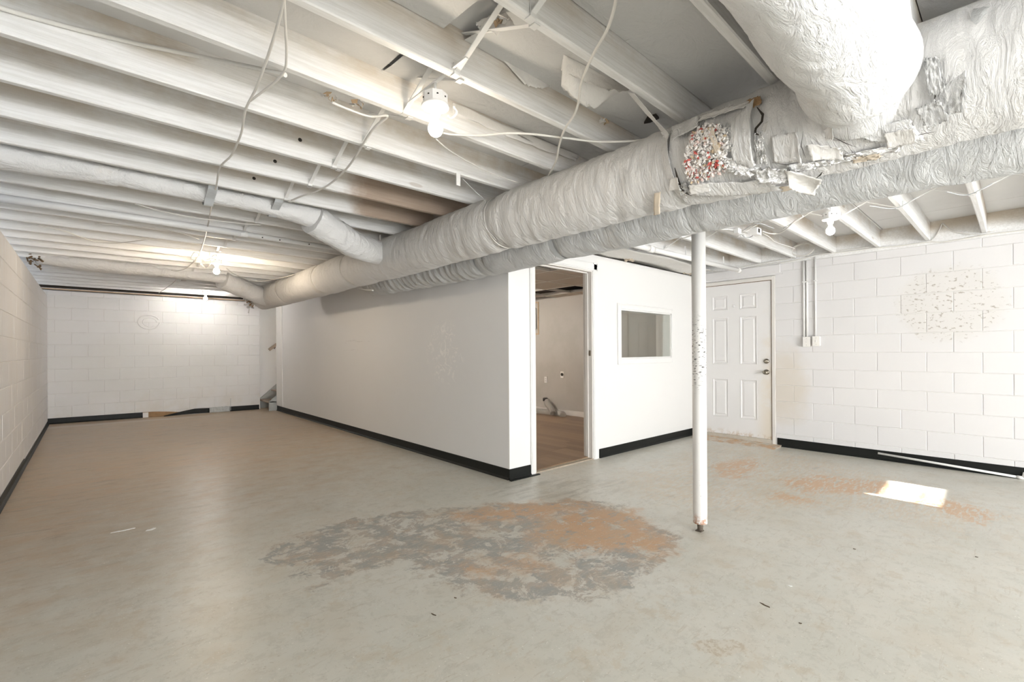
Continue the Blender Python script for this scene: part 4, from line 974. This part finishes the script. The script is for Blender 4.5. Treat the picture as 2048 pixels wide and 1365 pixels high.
ribbon('duct_strap', pB, .012, 'strap', 'narrow white strap from a joist over the middle of the main duct', (-.7, .3, -.2))
for (yy, lab) in ((4.05, 'short twin metal hanger beside the elbow of the slim duct'), (7.95, 'white hanger strap above the far end of the main duct')):
    ribbon('duct_hanger', [(CX-.1, yy+.12, H+1.13), (CX-.11, yy+.1, H+1.05), (CX-.12, yy+.1, H+1.085-.02)], .02, 'strap', lab, (1, 0, 0))
MB().box(1.695, 1.725, 2.355, 2.36, H+1.035, H+1.112).build('wood_tab', M['trim'], label='small white tab nailed below a joist above the main duct', category='tab')

# sagging lining over the front partition
sh = MB().grid(lambda u, v: (lerp(4.0, 6.36, u), lerp(2.86, 3.30, v), H+1.108-.035*math.sin(PI*v)*(.6+.8*abs(N3(u*3, 1, 2)))-.012*math.sin(u*9)-.006*N3(u*9, v*4, 3)), 60, 14, .003)
sh.build('sagging_sheet', M['tornpaper'], label='sagging white sheet over the top of the front partition', category='sheet')
db = MB(); rd = random.Random(9)
for x0 in (4.75, 6.22):
    for k in range(14):
        c = Vector((x0+rd.gauss(0, .09), YD-.03+rd.gauss(0, .02), H+1.065+rd.random()*.03)); db.tube([c, c+Vector((rd.gauss(0, .05), rd.gauss(0, .02), rd.gauss(0, .012)))], rd.uniform(.008, .02), 6)
db.build('wall_top_debris', M['kraft'], label='brown debris stuffed along the top of the front partition', category='debris', kind='stuff')

# ------------------------------------------------------------------ support post
po = empty('support_post', (2.945, 1.41, fz(2.9)), label='round white steel support post standing on the open floor', category='post')
px_, py_ = 2.945, 1.41
MB().lathe((px_, py_, fz(2.9)+.052), [(.0435, 0), (.044, .01), (.0435, .03), (.0435, H+1.09-fz(2.9)-.052)], 32).build('shaft', M['post'], po)
MB().lathe((px_, py_, fz(2.9)), [(.019, 0), (.018, .02), (.0195, .03), (.018, .056)], 14).box(px_-.03, px_+.012, py_-.02, py_+.02, fz(2.9), fz(2.9)+.006).build('foot_screw', M['iron'], po)
MB().box(px_-.075, px_+.075, py_-.075, py_+.075, H+1.088, H+1.1, .002).build('top_plate', M['strap'], po)

# ------------------------------------------------------------------ bare-bulb lights
def lamp(px, py, label, warm, hang=None, zb=.945, src=None):
    p = on('Z', zb, px, py); e = empty('bare_bulb_light', p, label=label, category='light', group=None) if False else empty('bare_bulb_light', p, label=label, category='light')
    z0 = p.z; m = M[warm]
    oct_ = MB().lathe((p.x, p.y, z0+.085), [(.050, 0), (.052, .004), (.052, .045), (.001, .046)], 8, smooth=False)
    for k in range(8):
        a = PI/8+k*PI/4+.0; oct_.v = oct_.v
    oct_.build('junction_box', M['box'], e)
    kk = MB()
    for k in range(8):
        a = PI/8+k*PI/4; c = Vector((p.x+.0485*math.cos(a), p.y+.0485*math.sin(a), z0+.11)); kk.lathe(c, [(.004, 0), (.004, .004), (.001, .005)], 8)
    kk.build('knockout', M['dot'], e, kind='stuff')
    MB().lathe((p.x, p.y, z0+.045), [(.020, 0), (.021, .016), (.030, .024), (.056, .030), (.058, .040), (.001, .041)], 28).build('lampholder', M['porcelain'], e)
    MB().lathe((p.x, p.y, z0+.022), [(.014, 0), (.0135, .024), (.001, .024)], 18).build('screw_shell', M['kraft'], e)
    prof = [(.001, -.034), (.012, -.031), (.022, -.024), (.029, -.012), (.031, 0), (.029, .011), (.023, .021), (.017, .028), (.0145, .034), (.0135, .042)]
    MB().lathe((p.x, p.y, z0-.012), prof, 28).build('bulb', m, e)
    zt = H+1.128
    MB().bar((p.x, p.y-.22 if hang is None else hang[0], zt-.0), (p.x, p.y+.22 if hang is None else hang[1], zt), .014, .006).tube([(p.x, p.y, z0+.13), (p.x, p.y, zt)], .006, 8).build('bar_hanger', M['strap'], e)
    return p
P1 = lamp(871, 252, 'bare bulb light on a bar hanger beside the main duct, nearest to the camera', 'bulb')
P2 = lamp(433, 541, 'warm bare bulb light over the far left part of the room', 'bulb_b')
P3 = lamp(411, 596, 'bare bulb light right in front of the far block wall', 'bulb_c', zb=1.0)
P4 = lamp(1661, 459, 'bare bulb light between the joists near the switch boxes', 'bulb_d')

# ------------------------------------------------------------------ pipes
def line_on(pts, z): return [on('Z', z if len(p) == 2 else p[2], p[0], p[1]) for p in pts]
pp = empty('ceiling_pipe', (.7, 4.75, H+1.06), label='long white painted pipe with couplings slung under the left joists', category='pipe')
A0 = Vector((-.49, 4.76, H+1.085)); A1 = Vector((1.05, 4.76, H+1.082)); A2 = Vector((1.98, 4.78, H+1.075))
MB().tube([A0, A1], .029, 16).build('pipe_length', M['pipe'], pp); MB().tube([A1, A2], .023, 16).build('pipe_length', M['pipe'], pp)
MB().tube([A1-Vector((.03, 0, 0)), A1+Vector((.03, 0, 0))], .029, 16).build('coupling', M['pipe'], pp)
hs = MB()
for x in (1.2, 1.35, 1.62): hs.lathe((x, 4.738, H+1.07), [(.006, 0), (.006, .004), (.001, .004)], 8, 'Y')
hs.build('paint_chip', M['dot'], pp, kind='stuff')
p2 = empty('ceiling_pipe', (5, 2.4, H+1.0), label='white plastic pipe hung below the joists above the post', category='pipe')
q1, q2, q3 = on('Z', 1.02, 1262, 488), on('Z', 1.0, 1300, 498), on('Z', .99, 1478, 541)
MB().tube([q1, q2], .031, 14).build('pipe_length', M['pvc'], p2); MB().tube([q2, q3], .027, 14).build('pipe_length', M['pvc'], p2)
MB().tube([q2-(q3-q2).normalized()*.03, q2+(q3-q2).normalized()*.05], .036, 14).build('coupling', M['pvc'], p2)
MB().tube([q3-(q3-q2).normalized()*.05, q3+(q3-q2).normalized()*.01], .031, 14).build('end_cap', M['pvc'], p2)
for f_ in (.35, .8):
    c = q2.lerp(q3, f_); MB().bar(c+Vector((0, 0, -.024)), c+Vector((0, .01, .125)), .014, .003).build('pipe_hook', M['strap'], p2)
e = empty('floor_pipe', (6.3, .5, .0), label='thin white plastic pipe leaning along the black base of the right wall', category='pipe')
g1, g2 = on('X', XR-.03, 1756, 907), on('X', XR-.035, 2040, 957); g2.z = fz(6.3)+.016
MB().tube([g1, g2], .0115, 14).build('pipe_length', M['pvc'], e)
dv = (g2-g1).normalized(); MB().tube([g2-dv*.02, g2+dv*.03], .016, 14).tube([g2+dv*.025, g2+dv*.03+Vector((0, -.005, .05))], .016, 14).build('elbow_fitting', M['pvc'], e)

# ------------------------------------------------------------------ cables
def cable(name, pts, r, label, z=1.098, mat='cable', ax=None, cat='cable'):
    P = []
    for p in pts:
        if isinstance(p, Vector): P.append(p)
        elif ax: P.append(on(ax[0], ax[1], p[0], p[1]))
        else: P.append(on('Z', p[2] if len(p) > 2 else z, p[0], p[1]))
    return MB().tube(smooth_path(P, 6), r, 8).build(name, M[mat], label=label, category=cat)
cable('cable', [(575, -40), (568, 0), (548, 75), (515, 170), (491, 220), (482, 268), (463, 310), (440, 335), (433, 370), (425, 402), (416, 450), (408, 482), (397, 512), (384, 527)], .0052, 'white cable zigzagging down the left joists to the warm bulb')
cable('cable', [(566, -40), (571, 55), (573, 112), (568, 143), (545, 168), (500, 202)], .0045, 'thin cable loop stapled beside the zigzag cable at the top left')
cable('cable', [on('Y', 2.343, -40, 2), on('Y', 2.343, 0, 15), on('Y', 2.343, 60, 33), on('Y', 2.343, 160, 60), on('Y', 2.343, 290, 91), on('Y', 2.30, 400, 113), on('Z', 1.17, 500, 134), (571, 150, 1.10)], .009, 'thick white cable running along a joist bay at the upper left')
cable('cable', [(664, 205), (700, 220), (740, 233), (775, 232), (752, 252), (734, 275), (712, 312), (690, 341), (660, 368), (630, 384), (604, 392), (583, 401)], .0058, 'white cable crossing four joists left of the nearest bulb')
cable('cable', [(886, 266), (905, 269), (960, 271), (1010, 267), (1060, 268), (1130, 276), (1190, 283), (1250, 283), (1300, 279)], .0058, 'white cable from the nearest bulb across to the main duct', z=1.085)
cable('cable', [(1236, -40), (1230, 10), (1214, 60), (1185, 112), (1163, 165), (1157, 205), (1148, 230), (1128, 262), (1118, 292), (1112, 322), (1097, 352)], .0055, 'long wavy cable hanging in front of the torn ceiling paper', z=1.075)
cable('cable', [(872, 278), (895, 298), (930, 320), (980, 345), (1040, 367)], .004, 'thin cable from the nearest bulb back over the joists')
cable('cable', [(908, 214), (914, 222), (911, 230), (903, 236), (896, 232)], .004, 'short looped pigtail at the nearest bulb box', z=1.03)
cable('cable', [(77, 452), (125, 461), (160, 474), (195, 484), (235, 486), (298, 479)], .0055, 'drooping white cable under the far left joists')
cable('cable', [(270, 408), (330, 424), (400, 437), (480, 447), (520, 450)], .0045, 'thin cable running along the left ceiling pipe', z=1.09)
cable('cable', [(398, 478), (360, 466), (300, 455), (190, 448)], .004, 'thin cable along a joist left of the warm bulb', z=1.1)
cable('cable', [(452, 536), (468, 548), (500, 561), (530, 562), (565, 555), (590, 549)], .005, 'short cable from the warm bulb to the main duct', z=1.03)
cable('cable', [(384, 527), (392, 520), (399, 511), (389, 505), (383, 517), (391, 522)], .006, 'dark knotted wire ends beside the warm bulb', mat='band')
cable('cable', [(398, 512), (412, 521), (425, 518), (418, 532), (410, 535), (402, 528)], .007, 'pale tangled wires at the warm bulb fitting', z=1.05)
cable('cable', [(384, 527), (372, 537), (355, 542), (343, 541)], .005, 'cable tail left of the warm bulb')
cable('cable', [(330, 552), (345, 548), (352, 560), (330, 578), (318, 586)], .005, 'cable hanging under the joists near the far wall')
cable('cable', [(708, 571), (725, 579), (746, 581)], .006, 'short loose wire by the end of the return duct', ax=('X', 2.3))
cable('cable', [(1479, 541), (1520, 531), (1560, 526), (1600, 519), (1640, 509), (1700, 503), (1745, 497), (1800, 492), (1858, 484), (1888, 484), (1950, 474), (1985, 468), (2047, 461), (2100, 455)], .0062, 'white cable lying along the top of the right block wall', ax=('X', XR-.006))
cable('cable', [(1392, 534), (1440, 544), (1500, 531), (1560, 521), (1605, 512), (1660, 503), (1700, 499), (1745, 493)], .005, 'second cable following the top of the right wall above the door', ax=('X', XR-.004))
cable('cable', [(1856, 486), (1869, 476), (1879, 460), (1884, 447)], .006, 'cable drop from a hole in the rim joist to the wall top', ax=('X', XR+.008))
cable('cable', [(1885, 447), (1903, 461), (1925, 467), (1955, 470), (1972, 470)], .006, 'cable swag from a rim joist hole towards the right', ax=('X', XR+.006))
ctr = on('X', 6.22, 1606, 499)
cable('cable_coil', [ctr+Vector((.01*math.sin(k*.7), .115*math.cos(k*.55), .07*math.sin(k*.55)-.004*(k % 3))) for k in range(30)], .005, 'small coil of white cable on the wall top above the conduits')
cable('cable', [(1362, 478), (1400, 466), (1440, 459), (1475, 462), (1495, 467)], .005, 'cable entering the ceiling junction box from the left', z=1.095)
cable('cable', [(1525, 463), (1545, 468), (1565, 464), (1590, 442), (1606, 432)], .005, 'cable leaving the ceiling junction box to the upper right', z=1.095)
cable('cable', [(1525, 466), (1540, 475), (1550, 484), (1580, 494), (1590, 498)], .005, 'cable stapled on the joist beyond the ceiling junction box', z=1.10)
cable('cable', [(1482, 468), (1490, 475), (1502, 474), (1508, 468)], .0045, 'looped wire end under the ceiling junction box', z=1.07, mat='band')
for i, (a, b, c) in enumerate((((1480, 466), (1512, 447), (1548, 457)), ((1740, 412), (1790, 417), (1832, 396)), ((1893, 384), (1935, 390), (1985, 367)), ((1566, 457), (1590, 443), (1606, 433)))):
    lab = ['thin dark tie wire near the ceiling junction box', 'thin tie wire hooked under the joist right of the bulb', 'thin tie wire under the joist end at the far right', 'thin dark wire left of the bulb near the switches'][i]
    cable('tie_wire', [a, b, c], .0032, lab, z=1.10, mat='band', cat='wire')

# junction box on ceiling
jbp = on('Z', 1.08, 1512, 463); jb = MB().box(jbp.x-.05, jbp.x+.05, jbp.y-.03, jbp.y+.03, H+1.045, H+1.108, .004).build('ceiling_junction_box', M['box'], label='open white junction box fixed below the joists', category='box')
MB().box(jbp.x-.03, jbp.x+.0, jbp.y-.034, jbp.y-.029, H+1.06, H+1.095).build('opening', M['dot'], jb)
jq = on('Z', 1.08, 1476, 464); MB().box(jq.x-.04, jq.x+.03, jq.y-.02, jq.y+.02, H+1.06, H+1.108, .003).box(jq.x-.02, jq.x-.01, jq.y-.02, jq.y-.012, H+1.03, H+1.06).build('cable_clamp_block', M['strap'], label='white clamp block beside the ceiling junction box', category='clamp')

# conduits and switches on the right wall
def conduit(y, z0, z1, r, label):
    o = MB().tube([(XR-.012, y, z0), (XR-.012, y, z1)], r, 12).build('conduit', M['pvc'], label=label, category='conduit')
    MB().box(XR-.028, XR-.001, y-.018, y+.018, H+.80, H+.815, .002).build('clip', M['strap'], o)
conduit(1.745, H+.135, H+1.06, .0125, 'left vertical conduit of the pair above the left switch box')
conduit(1.712, H+.135, H+1.06, .0125, 'second vertical conduit of the pair above the left switch box')
conduit(1.625, H+.14, H+1.09, .0105, 'slimmer vertical conduit above the right switch box')
def switch(y, z, label):
    o = MB().box(XR-.048, XR-.0005, y-.036, y+.036, z-.055, z+.055, .004).build('light_switch', M['plate'], label=label, category='switch')
    MB().box(XR-.052, XR-.047, y-.038, y+.038, z-.058, z+.058, .002).build('cover_plate', M['plate'], o)
    MB().box(XR-.060, XR-.051, y-.005, y+.005, z-.010, z+.012, .002).build('toggle', M['trim'], o)
    MB().lathe((XR-.052, y, z+.038), [(.003, 0), (.003, -.001), (.0005, -.001)], 8, 'X').lathe((XR-.052, y, z-.038), [(.003, 0), (.003, -.001), (.0005, -.001)], 8, 'X').build('screw', M['knob'], o, kind='stuff')
switch(1.712, H+.085, 'left white surface-mounted light switch box at the end of the conduits')
switch(1.612, H+.092, 'right white surface-mounted light switch box at the end of the conduits')

# ------------------------------------------------------------------ small things on the floor
def strip_on_floor(name, a, b, wd_, th, mat, label, cat):
    a = Vector((a[0], a[1], fz(a[0])+th/2+.0004)); b = Vector((b[0], b[1], fz(b[0])+th/2+.0004)); MB().bar(a, b, wd_, th).build(name, M[mat], label=label, category=cat)
c0_, c1_ = fl(1019, 963), fl(1077, 949)
strip_on_floor('loose_vinyl_strip', (c0_.x, c0_.y-.012), (c1_.x, c1_.y-.012), .028, .008, 'vinyl', 'loose black vinyl strip lying at the partition corner by the doorway', 'strip')
def scrap(px1, px2, wd_, mat, name, label, cat='scrap'):
    a, b = fl(*px1), fl(*px2); d = (b-a); n = Vector((-d.y, d.x, 0)).normalized()*wd_; m_ = a.lerp(b, .5)
    pts = [a, a.lerp(b, .3)+n*.8, m_+n*.5, b-d*.1+n, b, m_-n, a.lerp(b, .25)-n*.6]
    pts = [Vector((p.x, p.y, fz(p.x)+.0005)) for p in pts]
    MB().prism(pts, (0, 0, .0018)).build(name, M[mat], label=label, category=cat)
scrap((221, 1067), (271, 1057), .011, 'scrap', 'paper_scrap', 'long white scrap on the floor at the left')
scrap((291, 1063), (312, 1057), .018, 'scrap', 'paper_scrap', 'short white scrap on the floor right of the long one')
scrap((1519, 1206), (1540, 1217), .006, 'leaf', 'twig', 'dark twig lying in the right foreground', 'twig')
scrap((1597, 1247), (1604, 1249), .005, 'leaf', 'floor_crumb', 'dark crumb right of the twig in the foreground', 'crumb')
scrap((1706, 1098), (1711, 1100), .006, 'leaf', 'floor_crumb', 'dark crumb on the floor right of the post', 'crumb')
scrap((1950, 1114), (1956, 1116), .005, 'leaf', 'floor_crumb', 'dark crumb on the floor at the far right', 'crumb')
scrap((1575, 1172), (1585, 1174), .006, 'scrap', 'paper_scrap', 'tiny white flake on the floor below the post', 'scrap')
scrap((908, 1196), (913, 1198), .004, 'leaf', 'floor_crumb', 'dark crumb below the worn floor patch', 'crumb')
scrap((862, 1228), (872, 1233), .004, 'leaf', 'floor_crumb', 'dark crumb in the middle foreground', 'crumb')

GROUPS = {'cable': 'cables run along the ceiling and wall tops', 'bare_bulb_light': 'bare bulb ceiling lights', 'light_switch': 'switch boxes on the right wall', 'conduit': 'conduits down to the switches', 'branch_duct': 'branch ducts feeding the main duct', 'floor_crumb': 'dark crumbs on the floor', 'paper_scrap': 'white scraps on the floor', 'ceiling_pipe': 'pipes under the joists', 'tie_wire': 'tie wires under the right joists', 'duct_strap': 'straps around the main duct', 'duct_hanger': 'short duct hangers'}
for o in list(COL.objects):
    k = o.name.split('.')[0]
    if o.parent is None and k in GROUPS: o['group'] = GROUPS[k]
